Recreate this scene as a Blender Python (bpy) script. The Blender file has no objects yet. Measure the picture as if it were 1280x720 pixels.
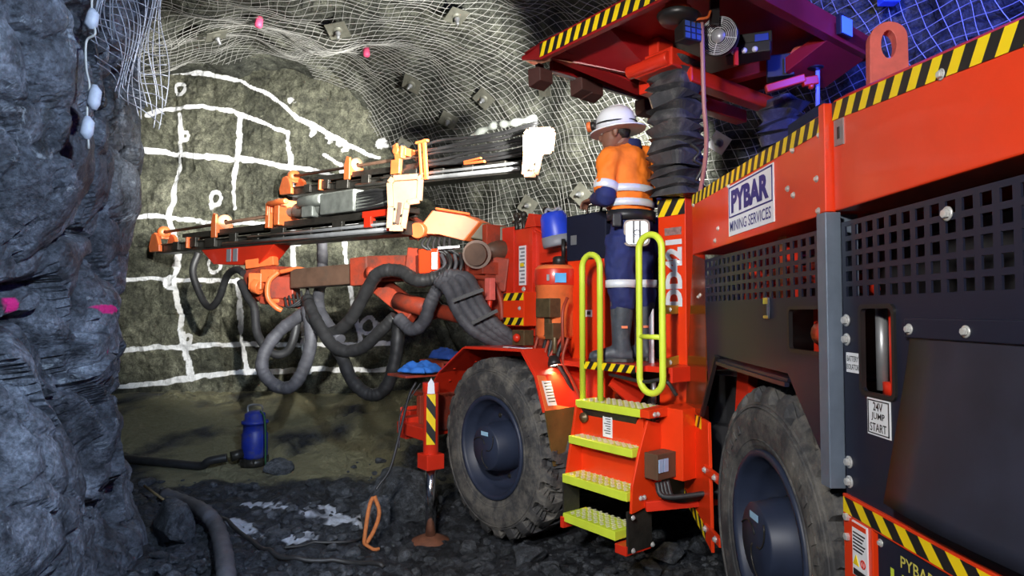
import bpy, bmesh, math, random
import numpy as np
from mathutils import Vector, Matrix
from mathutils.bvhtree import BVHTree
from mathutils.geometry import tessellate_polygon

rng = random.Random(7)
SC = bpy.context.scene
COL = SC.collection

# ------------------------------------------------------------------ camera, world, lights
FOC = 800.0
EYE = Vector((0, 0, 1.7))
_q = math.atan(9 / 800); _p = math.atan(30 / math.hypot(800, 9))
FW = Vector((math.sin(_q) * math.cos(_p), math.cos(_q) * math.cos(_p), math.sin(_p)))
RT = Vector((math.cos(_q), -math.sin(_q), 0))
UP = RT.cross(FW)
cam_d = bpy.data.cameras.new('camera'); cam = bpy.data.objects.new('camera', cam_d); COL.objects.link(cam)
cam_d.sensor_width = 36; cam_d.lens = 36 * FOC / 1280; cam_d.clip_start = 0.05; cam_d.clip_end = 200
cam.matrix_world = Matrix(((RT.x, UP.x, -FW.x, EYE.x), (RT.y, UP.y, -FW.y, EYE.y), (RT.z, UP.z, -FW.z, EYE.z), (0, 0, 0, 1)))
SC.camera = cam
SC.view_settings.view_transform = 'Standard'; SC.view_settings.look = 'None'
SC.view_settings.gamma = 1; SC.view_settings.exposure = 0.0; SC.view_settings.use_curve_mapping = False

w = bpy.data.worlds.new('mine_dark'); SC.world = w; w.use_nodes = True
w.node_tree.nodes['Background'].inputs[0].default_value = (0.30, 0.42, 0.75, 1)
w.node_tree.nodes['Background'].inputs[1].default_value = 0.045

def lamp(name, kind, loc, power, col, aim=None, size=0.2, angle=60, blend=0.5):
    d = bpy.data.lights.new(name, kind); o = bpy.data.objects.new(name, d); COL.objects.link(o)
    o.location = loc; d.energy = power; d.color = col
    if kind == 'SPOT':
        d.spot_size = math.radians(angle); d.spot_blend = blend
    if kind in ('SPOT', 'POINT'): d.shadow_soft_size = size
    if kind == 'AREA': d.size = size
    if aim is not None:
        o.rotation_euler = (Vector(aim) - Vector(loc)).to_track_quat('-Z', 'Y').to_euler()
    return o
# unseen spots added by the camera to light rig, left wall, floor and face
lamp('unseen_spot', 'SPOT', (-1.2, -0.9, 2.9), 640, (1.0, 0.97, 0.93), (1.0, 3.6, 1.5), 0.12, 72, 0.6)
lamp('unseen_spot', 'SPOT', (-0.6, 0.6, 3.1), 420, (1.0, 0.97, 0.93), (0.1, 5.2, 1.7), 0.10, 64, 0.6)
lamp('unseen_spot', 'SPOT', (0.5, 1.0, 3.4), 860, (0.62, 0.78, 1.0), (-2.6, 3.1, 1.9), 0.08, 80, 0.5)
lamp('unseen_spot', 'SPOT', (-0.4, -0.8, 3.0), 150, (0.50, 0.66, 1.0), (-0.6, 5.6, 0.0), 0.10, 60, 0.6)
lamp('unseen_spot', 'SPOT', (0.95, -0.6, 3.4), 5200, (1.0, 0.98, 0.91), (-3.4, 9.6, 2.6), 0.06, 28, 0.5)
# canopy work lights shining on the face
lamp('worklight', 'SPOT', (0.10, 4.62, 3.22), 2600, (1.0, 0.98, 0.92), (-4.0, 9.6, 3.9), 0.05, 46, 0.45)
lamp('worklight', 'SPOT', (0.62, 4.95, 3.22), 1350, (1.0, 0.98, 0.92), (-2.4, 9.2, 4.7), 0.05, 66, 0.4)
lamp('worklight', 'SPOT', (1.0, 5.25, 3.2), 1000, (1.0, 0.98, 0.92), (1.5, 8.2, 3.1), 0.05, 80, 0.5)
# blue lamp high on the right
lamp('blue_light', 'POINT', (2.45, 2.7, 3.6), 90, (0.03, 0.07, 1.0), None, 0.08)
lamp('blue_light', 'SPOT', (1.9, 2.6, 3.3), 430, (0.04, 0.08, 1.0), (3.5, 5.4, 3.7), 0.08, 88, 0.6)

# ------------------------------------------------------------------ geometry helpers
def ray(px, py): return FW + RT * ((px - 640) / FOC) + UP * ((360 - py) / FOC)
def at(px, py, Y):
    d = ray(px, py); return EYE + d * (Y / d.y)
TH = math.radians(37)
J = Vector((2.25, 3.64, 0))
RV = Vector((math.cos(TH), math.sin(TH), 0)); UV = Vector((-math.sin(TH), math.cos(TH), 0))
def F(a, b, z): return J + UV * a + RV * b + Vector((0, 0, z))     # front module: a ahead of the joint, b to its right
MF = Matrix.Translation(J) @ Matrix.Rotation(TH, 4, 'Z')              # local x = b, y = a
def onF(px, py, b):
    d = ray(px, py); t = (b - (EYE - J).dot(RV)) / d.dot(RV); return EYE + d * t

ORG = {}
def root_org(p):
    while p is not None and p.parent is not None: p = p.parent
    return ORG.get(p.name, Vector((0, 0, 0))) if p is not None else Vector((0, 0, 0))
def tag(o, label=None, cat=None, group=None, kind=None):
    if label: o['label'] = label
    if cat: o['category'] = cat
    if group: o['group'] = group
    if kind: o['kind'] = kind
    return o
def thing(name, loc, label, cat, group=None):
    o = bpy.data.objects.new(name, None); COL.objects.link(o); o.location = loc
    o.empty_display_size = 0.1
    ORG[o.name] = Vector(loc); return tag(o, label, cat, group)

class MB:
    def __init__(s, T=None):
        s.v = []; s.f = []; s.m = []; s.s = []; s.T = T
    def add(s, vs, fs, m=0, smooth=False):
        k = len(s.v)
        if s.T is not None: vs = [s.T @ Vector(p) for p in vs]
        s.v += [Vector(p) for p in vs]
        for i, f in enumerate(fs):
            s.f.append([k + j for j in f]); s.m.append(m if isinstance(m, int) else m[i])
            s.s.append(smooth if isinstance(smooth, bool) else smooth[i])
        return s
    def box(s, x0, x1, y0, y1, z0, z1, m=0):
        vs = [(x, y, z) for x in (x0, x1) for y in (y0, y1) for z in (z0, z1)]
        return s.add(vs, [(0, 1, 3, 2), (4, 6, 7, 5), (0, 4, 5, 1), (2, 3, 7, 6), (0, 2, 6, 4), (1, 5, 7, 3)], m)
    def hexa(s, p, m=0):      # p: 4 bottom corners then 4 top corners, same order
        return s.add(p, [(3, 2, 1, 0), (4, 5, 6, 7), (0, 1, 5, 4), (1, 2, 6, 5), (2, 3, 7, 6), (3, 0, 4, 7)], m)
    def bar(s, p0, p1, wd, ht, up=(0, 0, 1), m=0, w1=None, h1=None):
        p0 = Vector(p0); p1 = Vector(p1); d = (p1 - p0).normalized(); x = d.cross(Vector(up)).normalized(); y = x.cross(d)
        w1 = wd if w1 is None else w1; h1 = ht if h1 is None else h1
        q = []
        for p, a, b in ((p0, wd, ht), (p1, w1, h1)):
            q += [p - x * a / 2 - y * b / 2, p + x * a / 2 - y * b / 2, p + x * a / 2 + y * b / 2, p - x * a / 2 + y * b / 2]
        return s.hexa(q, m)
    def tube(s, p0, p1, r, n=16, r1=None, m=0, caps=True):
        return s.path([p0, p1], [r, r if r1 is None else r1], n, m, caps)
    def path(s, pts, r, n=8, m=0, caps=True, closed=False):
        pts = [Vector(p) for p in pts]; N = len(pts)
        rr = r if isinstance(r, (list, tuple)) else [r] * N
        def tang(i):
            if closed: return (pts[(i + 1) % N] - pts[i - 1]).normalized()
            return (pts[min(i + 1, N - 1)] - pts[max(i - 1, 0)]).normalized()
        t = tang(0); x = t.orthogonal().normalized(); vs = []; fs = []; sm = []
        for i in range(N):
            t2 = tang(i); x = (x - t2 * x.dot(t2)).normalized(); y = t2.cross(x)
            for k in range(n):
                a = 2 * math.pi * k / n; vs.append(pts[i] + (x * math.cos(a) + y * math.sin(a)) * rr[i])
        for i in range(N if closed else N - 1):
            j = (i + 1) % N
            for k in range(n):
                k2 = (k + 1) % n; fs.append((i * n + k, i * n + k2, j * n + k2, j * n + k)); sm.append(True)
        if caps and not closed:
            fs.append(tuple(range(n - 1, -1, -1))); sm.append(False)
            fs.append(tuple((N - 1) * n + k for k in range(n))); sm.append(False)
        return s.add(vs, fs, m, sm)
    def lathe(s, prof, o, ax, n=32, m=0, smooth=True, a0=0.0):   # prof: (radius, height along ax)
        o = Vector(o); ax = Vector(ax).normalized(); x = ax.orthogonal().normalized(); y = ax.cross(x); vs = []; fs = []; mm = []
        for (r, h) in prof:
            for k in range(n):
                a = a0 + 2 * math.pi * k / n; vs.append(o + ax * h + (x * math.cos(a) + y * math.sin(a)) * max(r, 1e-4))
        for i in range(len(prof) - 1):
            for k in range(n):
                k2 = (k + 1) % n; fs.append((i * n + k, i * n + k2, (i + 1) * n + k2, (i + 1) * n + k)); mm.append(m if isinstance(m, int) else m[i])
        return s.add(vs, fs, mm, smooth)
    def poly(s, pts, ex, m=0, holes=()):   # planar outline (3D points) with holes, pushed along ex
        ex = Vector(ex); loops = [[Vector(p) for p in pts]] + [[Vector(p) for p in h] for h in holes]
        flat = [p for l in loops for p in l]; n = len(flat)
        tris = tessellate_polygon(loops) if (holes or len(pts) > 4) else None
        vs = flat + [p + ex for p in flat]; fs = []
        nrm = Vector((0, 0, 0)); L = loops[0]
        for i in range(len(L)): nrm += L[i].cross(L[(i + 1) % len(L)])
        flip = nrm.dot(ex) > 0
        if tris is None: tris = [tuple(range(len(pts)))]
        for t in tris:
            fs.append(tuple(t)); fs.append(tuple(n + j for j in reversed(t)))
        k = 0
        for l in loops:
            for i in range(len(l)):
                a = k + i; b = k + (i + 1) % len(l); fs.append((a, b, n + b, n + a))
            k += len(l)
        return s.add(vs, fs, m)
    def ball(s, c, rx, ry=None, rz=None, n=14, m=0, R=None):
        ry = rx if ry is None else ry; rz = rx if rz is None else rz; c = Vector(c); vs = []; fs = []
        for i in range(n // 2 + 1):
            t = math.pi * i / (n // 2)
            for k in range(n):
                a = 2 * math.pi * k / n; p = Vector((rx * math.sin(t) * math.cos(a), ry * math.sin(t) * math.sin(a), rz * math.cos(t)))
                vs.append(c + (R @ p if R is not None else p))
        for i in range(n // 2):
            for k in range(n):
                k2 = (k + 1) % n; fs.append((i * n + k, (i + 1) * n + k, (i + 1) * n + k2, i * n + k2))
        return s.add(vs, fs, m, True)
    def loft(s, secs, n=20, m=0, smooth=True, power=2.0):   # secs: (centre, xaxis*rx, yaxis*ry); closed ends
        vs = []; fs = []; sm = []
        for c, X, Y in secs:
            c = Vector(c); X = Vector(X); Y = Vector(Y)
            for k in range(n):
                a = 2 * math.pi * k / n; ca, sa = math.cos(a), math.sin(a)
                e = 2 / power
                vs.append(c + X * math.copysign(abs(ca) ** e, ca) + Y * math.copysign(abs(sa) ** e, sa))
        for i in range(len(secs) - 1):
            for k in range(n):
                k2 = (k + 1) % n; fs.append((i * n + k, i * n + k2, (i + 1) * n + k2, (i + 1) * n + k)); sm.append(smooth)
        fs.append(tuple(range(n - 1, -1, -1))); sm.append(False)
        fs.append(tuple((len(secs) - 1) * n + k for k in range(n))); sm.append(False)
        return s.add(vs, fs, m, sm)
    def build(s, name, mats, parent=None, bevel=0, label=None, fix=True):
        me = bpy.data.meshes.new(name); og = root_org(parent)
        me.from_pydata([tuple(p - og) for p in s.v], [], s.f)
        if not isinstance(mats, (list, tuple)): mats = [mats]
        for m in mats: me.materials.append(m)
        me.polygons.foreach_set('material_index', s.m); me.polygons.foreach_set('use_smooth', s.s)
        if fix:
            bm = bmesh.new(); bm.from_mesh(me); bmesh.ops.recalc_face_normals(bm, faces=bm.faces); bm.to_mesh(me); bm.free()
        me.update()
        o = bpy.data.objects.new(name, me); COL.objects.link(o)
        if parent is not None: o.parent = parent
        if bevel:
            b = o.modifiers.new('bevel', 'BEVEL'); b.width = bevel; b.segments = 2; b.limit_method = 'ANGLE'; b.angle_limit = math.radians(40)
        if label: o['label'] = label
        return o

def smoothpts(pts, k=8):   # Catmull-Rom
    P = [Vector(p) for p in pts]; P = [P[0] * 2 - P[1]] + P + [P[-1] * 2 - P[-2]]; out = []
    for i in range(1, len(P) - 2):
        a, b, c, d = P[i - 1:i + 3]
        for j in range(k):
            t = j / k; out.append(0.5 * ((2 * b) + (c - a) * t + (2 * a - 5 * b + 4 * c - d) * t * t + (3 * b - a - 3 * c + d) * t ** 3))
    out.append(P[-2]); return out

# ------------------------------------------------------------------ numpy noise
def _h(ix, iy, iz, seed):
    M = 0xFFFFFFFF
    h = (ix.astype(np.int64) * 374761393 + iy.astype(np.int64) * 668265263 + iz.astype(np.int64) * 2147483647 + seed * 1274126177) & M
    h = ((h ^ (h >> 13)) * 1274126177) & M
    h = ((h ^ (h >> 15)) * 2246822519) & M
    return ((h ^ (h >> 16)) & 0xFFFFFF) / float(0xFFFFFF)
def vnoise(P, seed=0):
    i = np.floor(P); f = P - i; f = f * f * (3 - 2 * f); i = i.astype(np.int64); r = 0
    for a in (0, 1):
        for b in (0, 1):
            for c in (0, 1):
                wt = (f[:, 0] if a else 1 - f[:, 0]) * (f[:, 1] if b else 1 - f[:, 1]) * (f[:, 2] if c else 1 - f[:, 2])
                r = r + wt * _h(i[:, 0] + a, i[:, 1] + b, i[:, 2] + c, seed)
    return r * 2 - 1
def fbm(P, octs=4, seed=0, gain=0.5, ridged=False):
    r = 0; a = 1
    for o in range(octs):
        n = vnoise(P * (2.03 ** o) + 17.3 * o, seed + o)
        r = r + a * ((1 - 2 * np.abs(n)) if ridged else n); a *= gain
    return r
def blocky(P, seed=0, tilt=0.9):   # fractured blocks: each cell a tilted plane; returns height and crack closeness
    ic = np.floor(P).astype(np.int64); N = len(P)
    d1 = np.full(N, 9.0); d2 = np.full(N, 9.0); hh = np.zeros(N)
    for a in (-1, 0, 1):
        for b in (-1, 0, 1):
            for c in (-1, 0, 1):
                x = ic[:, 0] + a; y = ic[:, 1] + b; z = ic[:, 2] + c
                C = np.stack([x + _h(x, y, z, seed), y + _h(x, y, z, seed + 1), z + _h(x, y, z, seed + 2)], 1)
                D = P - C; d = np.sqrt((D * D).sum(1))
                g = np.stack([_h(x, y, z, seed + 3), _h(x, y, z, seed + 4), _h(x, y, z, seed + 5)], 1) - 0.5
                v = (_h(x, y, z, seed + 6) - 0.5) + tilt * 2 * (D * g).sum(1)
                near = d < d1
                d2 = np.where(near, d1, np.minimum(d2, d)); hh = np.where(near, v, hh); d1 = np.where(near, d, d1)
    return hh, d2 - d1

def bulges(P, seed=0, hk=0.6, tilt=0.7, c=0.9):   # continuous rock faces meeting in sharp grooves
    ic = np.floor(P).astype(np.int64); best = np.full(len(P), -9.0); sec = np.full(len(P), -9.0)
    for a in (-1, 0, 1):
        for b in (-1, 0, 1):
            for k in (-1, 0, 1):
                x = ic[:, 0] + a; y = ic[:, 1] + b; z = ic[:, 2] + k
                D = P - np.stack([x + _h(x, y, z, seed), y + _h(x, y, z, seed + 1), z + _h(x, y, z, seed + 2)], 1)
                g = np.stack([_h(x, y, z, seed + 3), _h(x, y, z, seed + 4), _h(x, y, z, seed + 5)], 1) - 0.5
                v = hk * _h(x, y, z, seed + 6) + tilt * 2 * (D * g).sum(1) - c * (D * D).sum(1)
                sec = np.where(v > best, best, np.maximum(sec, v)); best = np.maximum(best, v)
    return best, best - sec

def grid_object(name, P, nu, nv, mat, kind=None, attrs=None, mask=None):
    me = bpy.data.meshes.new(name)
    idx = np.arange(nu * nv).reshape(nu, nv)
    q = np.stack([idx[:-1, :-1], idx[1:, :-1], idx[1:, 1:], idx[:-1, 1:]], -1).reshape(-1, 4)
    me.vertices.add(nu * nv); me.vertices.foreach_set('co', P.astype(np.float32).ravel())
    me.loops.add(q.size); me.loops.foreach_set('vertex_index', q.astype(np.int32).ravel())
    me.polygons.add(len(q)); me.polygons.foreach_set('loop_start', np.arange(0, q.size, 4, dtype=np.int32))
    me.polygons.foreach_set('use_smooth', np.zeros(len(q), dtype=bool))
    me.update(calc_edges=True); me.validate()
    for k, v in (attrs or {}).items():
        at_ = me.attributes.new(k, 'FLOAT', 'POINT'); at_.data.foreach_set('value', v.astype(np.float32))
    me.materials.append(mat)
    o = bpy.data.objects.new(name, me); COL.objects.link(o)
    if kind: o['kind'] = kind
    return o
def smoothstep(a, b, x):
    t = np.clip((x - a) / (b - a), 0, 1); return t * t * (3 - 2 * t)
def seg_dist(P, A, B):
    d = B - A; t = np.clip(((P - A) @ d) / max(d @ d, 1e-9), 0, 1); return np.linalg.norm(P - A - t[:, None] * d, axis=1)

# ------------------------------------------------------------------ materials
class NT:
    def __init__(s, name):
        s.m = bpy.data.materials.new(name); s.m.use_nodes = True; s.t = s.m.node_tree; s.b = s.t.nodes['Principled BSDF']
        s.tc = s.t.nodes.new('ShaderNodeTexCoord')
    def n(s, typ, **kw):
        x = s.t.nodes.new(typ)
        for k, v in kw.items():
            if k.startswith('i_'):
                key = k[2:]; x.inputs[int(key) if key.isdigit() else key.replace('_', ' ')].default_value = v
            else: setattr(x, k, v)
        return x
    def l(s, a, b): s.t.links.new(a, b)
    def noise(s, scale, detail=6, rough=0.6, src=None, dist=0.0):
        x = s.n('ShaderNodeTexNoise', i_Scale=scale, i_Detail=detail, i_Roughness=rough, i_Distortion=dist); s.l(src or s.tc.outputs['Object'], x.inputs['Vector']); return x.outputs['Fac']
    def ramp(s, src, stops):
        x = s.n('ShaderNodeValToRGB'); e = x.color_ramp.elements
        while len(e) > 1: e.remove(e[0])
        e[0].position = stops[0][0]; e[0].color = (*stops[0][1], 1) if not isinstance(stops[0][1], (int, float)) else (stops[0][1],) * 3 + (1,)
        for p, c in stops[1:]:
            q = e.new(p); q.color = (*c, 1) if not isinstance(c, (int, float)) else (c, c, c, 1)
        s.l(src, x.inputs['Fac']); return x.outputs['Color']
    def mix(s, fac, a, b, mode='MIX'):
        x = s.n('ShaderNodeMix', data_type='RGBA', blend_type=mode)
        for v, i in ((fac, 0), (a, 6), (b, 7)):
            if isinstance(v, (int, float)): x.inputs[i].default_value = v
            elif isinstance(v, tuple): x.inputs[i].default_value = (*v, 1)
            else: s.l(v, x.inputs[i])
        return x.outputs[2]
    def bump(s, h, strength, dist=0.02, nrm=None):
        x = s.n('ShaderNodeBump', i_Strength=strength, i_Distance=dist); s.l(h, x.inputs['Height'])
        if nrm is not None: s.l(nrm, x.inputs['Normal'])
        return x.outputs['Normal']

MATS = {}
def mat(name, col, rough=0.5, metal=0.0, var=0.12, scale=6, dirt=0.0, dirtcol=(0.06, 0.055, 0.045), bump=0.0, bscale=60, coat=0.0, emit=None, es=0.0, scratch=0.0):
    t = NT(name); b = t.b
    c0 = tuple(max(0, x * (1 - var)) for x in col); c1 = tuple(min(1, x * (1 + var)) for x in col)
    c = t.ramp(t.noise(scale), [(0.3, c0), (0.7, c1)])
    r = None
    if dirt > 0:
        dn = t.noise(scale * 0.7 + 1.3, 10, 0.72); lo = 0.68 - 0.28 * dirt
        fac = t.ramp(dn, [(lo, 0.0), (min(0.99, lo + 0.22), min(1.0, 0.35 + dirt * 0.6))])
        c = t.mix(fac, c, dirtcol)
        r = t.ramp(fac, [(0, rough), (1, min(1, rough + 0.35))])
    if scratch > 0:
        sn = t.noise(scale * 9, 4, 0.8, dist=1.5); f2 = t.ramp(sn, [(0.66, 0.0), (0.74, scratch)])
        c = t.mix(f2, c, tuple(min(1, x * 1.0 + 0.15) for x in col))
    t.l(c, b.inputs['Base Color'])
    if r is not None: t.l(r, b.inputs['Roughness'])
    else: b.inputs['Roughness'].default_value = rough
    b.inputs['Metallic'].default_value = metal
    if coat: b.inputs['Coat Weight'].default_value = coat; b.inputs['Coat Roughness'].default_value = 0.08
    if bump: t.l(t.bump(t.noise(bscale, 5, 0.6), bump, 0.01), b.inputs['Normal'])
    if emit: b.inputs['Emission Color'].default_value = (*emit, 1); b.inputs['Emission Strength'].default_value = es
    MATS[name] = t.m; return t.m

def rock(name, dark, mid, light, scale=1.0, rough=0.75, bump=0.9, paint=None, paintcol=(0.9, 0.9, 0.88), pale=0.2, warm=None):
    t = NT(name); b = t.b
    n1 = t.noise(1.6 * scale, 12, 0.68, dist=0.6); n2 = t.noise(9 * scale, 10, 0.72, dist=0.4); n3 = t.noise(55 * scale, 6, 0.7)
    c = t.ramp(n1, [(0.32, dark), (0.5, mid), (0.68, light)])
    c2 = t.ramp(n2, [(0.35, 0.32), (0.62, 1.35)])
    c = t.mix(1.0, c, c2, 'MULTIPLY')
    c3 = t.ramp(n3, [(0.38, 0.45), (0.6, 1.3)])
    c = t.mix(0.8, c, c3, 'MULTIPLY')
    if warm:
        f = t.ramp(t.noise(0.9 * scale, 6, 0.6), [(0.5, 0.0), (0.66, 0.8)]); c = t.mix(f, c, warm)
        c = t.mix(0.6, c, c2, 'MULTIPLY')
    sp = t.ramp(t.noise(4.5 * scale, 9, 0.75, dist=1.2), [(0.60, 0.0), (0.70, pale)]); c = t.mix(sp, c, tuple(min(1, x * 2.4 + 0.05) for x in light))
    for p, pc in (paint or []):
        a = t.n('ShaderNodeAttribute', attribute_name=p)
        f = t.ramp(a.outputs['Fac'], [(0.3, 0.0), (0.62, 1.0)]); c = t.mix(f, c, pc)
    t.l(c, b.inputs['Base Color'])
    rr = t.ramp(n2, [(0.3, max(0.2, rough - 0.25)), (0.7, min(1, rough + 0.15))]); t.l(rr, b.inputs['Roughness'])
    b.inputs['Specular IOR Level'].default_value = 0.4
    nn = t.bump(t.noise(7 * scale, 12, 0.7, dist=0.7), bump, 0.08); nn = t.bump(n3, bump * 0.6, 0.012, nn)
    t.l(nn, b.inputs['Normal'])
    return t.m

M_ROCKL = rock('blue_grey_rock', (0.03, 0.034, 0.042), (0.12, 0.135, 0.16), (0.34, 0.38, 0.44), 0.8, 0.55, 0.85, [('pink', (0.95, 0.03, 0.28))], pale=0.5)
M_FACE = rock('olive_rock', (0.04, 0.042, 0.030), (0.10, 0.102, 0.072), (0.20, 0.20, 0.145), 0.9, 0.85, 0.7, [('paint', (0.88, 0.89, 0.90))], pale=0.35)
M_ROOF = rock('grey_green_rock', (0.03, 0.033, 0.028), (0.085, 0.09, 0.072), (0.19, 0.195, 0.15), 0.9, 0.8, 0.8, pale=0.3)
M_FLOOR = rock('wet_muck', (0.012, 0.014, 0.018), (0.04, 0.045, 0.055), (0.10, 0.11, 0.13), 2.2, 0.55, 1.0, [('mud', (0.30, 0.28, 0.165)), ('paint', (0.6, 0.64, 0.72))], pale=0.25)
M_STONE = rock('broken_stone', (0.03, 0.035, 0.042), (0.085, 0.095, 0.11), (0.19, 0.205, 0.23), 2.6, 0.6, 0.9, pale=0.3)
M_WIRE = mat('galvanised_wire', (0.40, 0.40, 0.375), 0.5, 0.2, 0.2, 3, dirt=0.35)

# ------------------------------------------------------------------ the setting: rock shell
def polyline_resample(pts, step):
    S = smoothpts([Vector((*p, 0)) for p in pts], 24); L = np.concatenate([[0], np.cumsum([(S[i] - S[i - 1]).length for i in range(1, len(S))])])
    t = np.arange(0, L[-1], step); return np.stack([np.interp(t, L, [p.x for p in S]), np.interp(t, L, [p.y for p in S])], 1)
# left wall
LP = polyline_resample([(-2.7, -1.5), (-2.6, 0.6), (-2.52, 2.0), (-2.56, 3.1), (-2.78, 4.35), (-3.25, 5.0), (-4.6, 5.7), (-6.4, 6.9)], 0.022)
nu = len(LP); zs = np.concatenate([np.arange(-0.4, 5.2, 0.022)]); nv = len(zs)
lx = LP; tg = np.gradient(lx, axis=0); tg /= np.linalg.norm(tg, axis=1)[:, None]
nr = np.stack([tg[:, 1], -tg[:, 0]], 1)
B = np.zeros((nu, nv, 3)); B[:, :, 0] = lx[:, None, 0]; B[:, :, 1] = lx[:, None, 1]; B[:, :, 2] = zs[None]
off = np.interp(zs, [-0.4, 0.2, 1.0, 1.7, 3.0, 4.0, 5.2], [0.28, 0.17, 0.08, 0.05, 0.13, 0.28, 0.55])
Pf = B.reshape(-1, 3)
warp = np.stack([fbm(Pf * 1.3, 3, 5), fbm(Pf * 1.3, 3, 6), fbm(Pf * 1.3, 3, 7)], 1) * 0.18
Q = (Pf + warp)
RQ = np.array(Matrix.Rotation(0.75, 3, 'X').to_3x3()) @ np.array(Matrix.Rotation(0.5, 3, 'Y').to_3x3()); Qr = Q @ RQ.T
h1, c1 = bulges(Qr * np.array([1.7, 1.25, 1.7]), 13, 1.0, 0.75, 0.45)
h2, c2 = bulges(Qr * np.array([4.6, 3.2, 4.6]) + 3.1, 31, 0.9, 0.9, 0.4)
h3, c3 = bulges(Qr * np.array([12, 8.5, 12.0]) + 5.1, 51, 0.8, 0.8, 0.5)
D = 0.33 * (h1 - 0.90) + 0.12 * (h2 - 0.85) + 0.022 * (h3 - 0.5) + 0.03 * fbm(Pf * 2.2, 5, 3) - 0.12 * (1 - smoothstep(0, 0.10, c1)) - 0.025 * (1 - smoothstep(0, 0.10, c2)) + 0.006 * fbm(Pf * 14, 3, 9)
D = D.reshape(nu, nv) + off[None]
# calm the corner outline a little
Pl = B.copy(); Pl[:, :, 0] += nr[:, None, 0] * D; Pl[:, :, 1] += nr[:, None, 1] * D
Plf = Pl.reshape(-1, 3); Plf[:, 2] += 0.05 * fbm(Pf * 3, 2, 77)
def proj_np(P):
    d = P - np.array(EYE); z = d @ np.array(FW); return np.stack([640 + FOC * (d @ np.array(RT)) / z, 360 - FOC * (d @ np.array(UP)) / z], 1), z
def spray(P, c, rx, rz, seed=0):   # soft sprayed blob on the wall at a world point
    d = P - np.array(c); r = np.sqrt((d[:, 0] ** 2 + d[:, 1] ** 2) / rx ** 2 + d[:, 2] ** 2 / rz ** 2)
    return np.clip(1.25 - r + 0.35 * fbm(P * 30, 3, seed), 0, 1) * (r < 1.7)
bvhL = None
def make_bvh(P, nu, nv, st=1):
    G = P.reshape(nu, nv, 3)[::st, ::st]; a, b = G.shape[:2]
    idx = np.arange(a * b).reshape(a, b)
    q = np.stack([idx[:-1, :-1], idx[1:, :-1], idx[1:, 1:], idx[:-1, 1:]], -1).reshape(-1, 4)
    return BVHTree.FromPolygons(G.reshape(-1, 3).tolist(), q.tolist())
bvhL = make_bvh(Plf, nu, nv, 2)
def cast(bvh, px, py):
    h = bvh.ray_cast(EYE, ray(px, py).normalized()); return h[0], h[1]
pink = np.zeros(len(Plf))
for px, py, rx, rz in ((14, 383, 0.06, 0.05), (133, 386, 0.15, 0.035), (82, 392, 0.02, 0.05), (134, 420, 0.02, 0.015), (136, 441, 0.02, 0.015)):
    h, _ = cast(bvhL, px, py)
    if h: pink = np.maximum(pink, spray(Plf, h, rx, rz, int(px)))
grid_object('wall_left', Plf, nu, nv, M_ROCKL, 'structure', {'pink': pink})

# roof and right wall, one arched skin split at the spring line
def station(pts, n):
    S = smoothpts([Vector((*p, 0)) for p in pts], 40); L = [0]
    for i in range(1, len(S)): L.append(L[-1] + (S[i] - S[i - 1]).length)
    tt = np.linspace(0, L[-1], n); return np.stack([np.interp(tt, L, [p.x for p in S]), np.interp(tt, L, [p.y for p in S])], 1)
NS = 300; NA = 240
Rr = station([(3.75, -1.5), (3.75, 0.5), (3.7, 2.4), (3.5, 4.3), (2.6, 6.2), (0.9, 8.2), (-1.35, 9.95), (-2.0, 10.4)], NS)
Lr = station([(-4.4, -1.5), (-4.4, 0.6), (-4.4, 2.4), (-4.6, 4.4), (-5.2, 6.0), (-6.0, 7.8), (-6.7, 9.4), (-6.9, 10.0)], NS)
ph = np.concatenate([np.linspace(0, math.pi, NA)])
ex = 2 / 3.2
cx = np.sign(np.cos(ph)) * np.abs(np.cos(ph)) ** ex; sz = np.sin(ph).clip(0) ** ex
# even spacing along the arch
arc = np.concatenate([[0], np.cumsum(np.hypot(np.diff(cx) * 2.6, np.diff(sz) * 5.5))]); ta = np.linspace(0, arc[-1], NA)
cx = np.interp(ta, arc, cx); sz = np.interp(ta, arc, sz)
Cn = (Rr + Lr) / 2; Hn = (Rr - Lr) / 2
zt = np.interp(np.linspace(0, 1, NS), [0, 0.5, 1], [5.6, 5.6, 5.55])
A = np.zeros((NS, NA, 3)); A[:, :, 0] = Cn[:, None, 0] + Hn[:, None, 0] * cx[None]; A[:, :, 1] = Cn[:, None, 1] + Hn[:, None, 1] * cx[None]
A[:, :, 2] = -0.3 + zt[:, None] * sz[None]
gu = np.gradient(A, axis=0); gv = np.gradient(A, axis=1); NN = np.cross(gu, gv); NN /= np.linalg.norm(NN, axis=2)[:, :, None] + 1e-9
ctr = np.stack([Cn[:, 0], Cn[:, 1], np.full(NS, 2.2)], 1)
sgn = np.sign(((ctr[:, None] - A) * NN).sum(2)); NN *= sgn[:, :, None]       # pointing into the drive
Af = A.reshape(-1, 3); Nf = NN.reshape(-1, 3)
low = 0.22 * fbm(Af * 0.55, 3, 101) + 0.10 * fbm(Af * 1.7, 2, 105)
hb, cb = bulges(Af * 1.5 + 0.3 * np.stack([fbm(Af, 2, 1)] * 3, 1), 131, 0.8, 0.6, 0.7); hb2, cb2 = bulges(Af * 4.5, 151, 0.8, 0.8, 0.5)
hi = 0.16 * (hb - 0.5) + 0.06 * (hb2 - 0.5) - 0.04 * (1 - smoothstep(0, 0.1, cb)) + 0.03 * fbm(Af * 6, 3, 109)
Pr = Af + Nf * (low + hi)[:, None]
PW = (Af + Nf * (low + 0.11 + 0.03 * fbm(Af * 3.0, 2, 171))[:, None]).reshape(NS, NA, 3)         # where the wire mesh lies
SPL = 88
G = Pr.reshape(NS, NA, 3)
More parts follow.
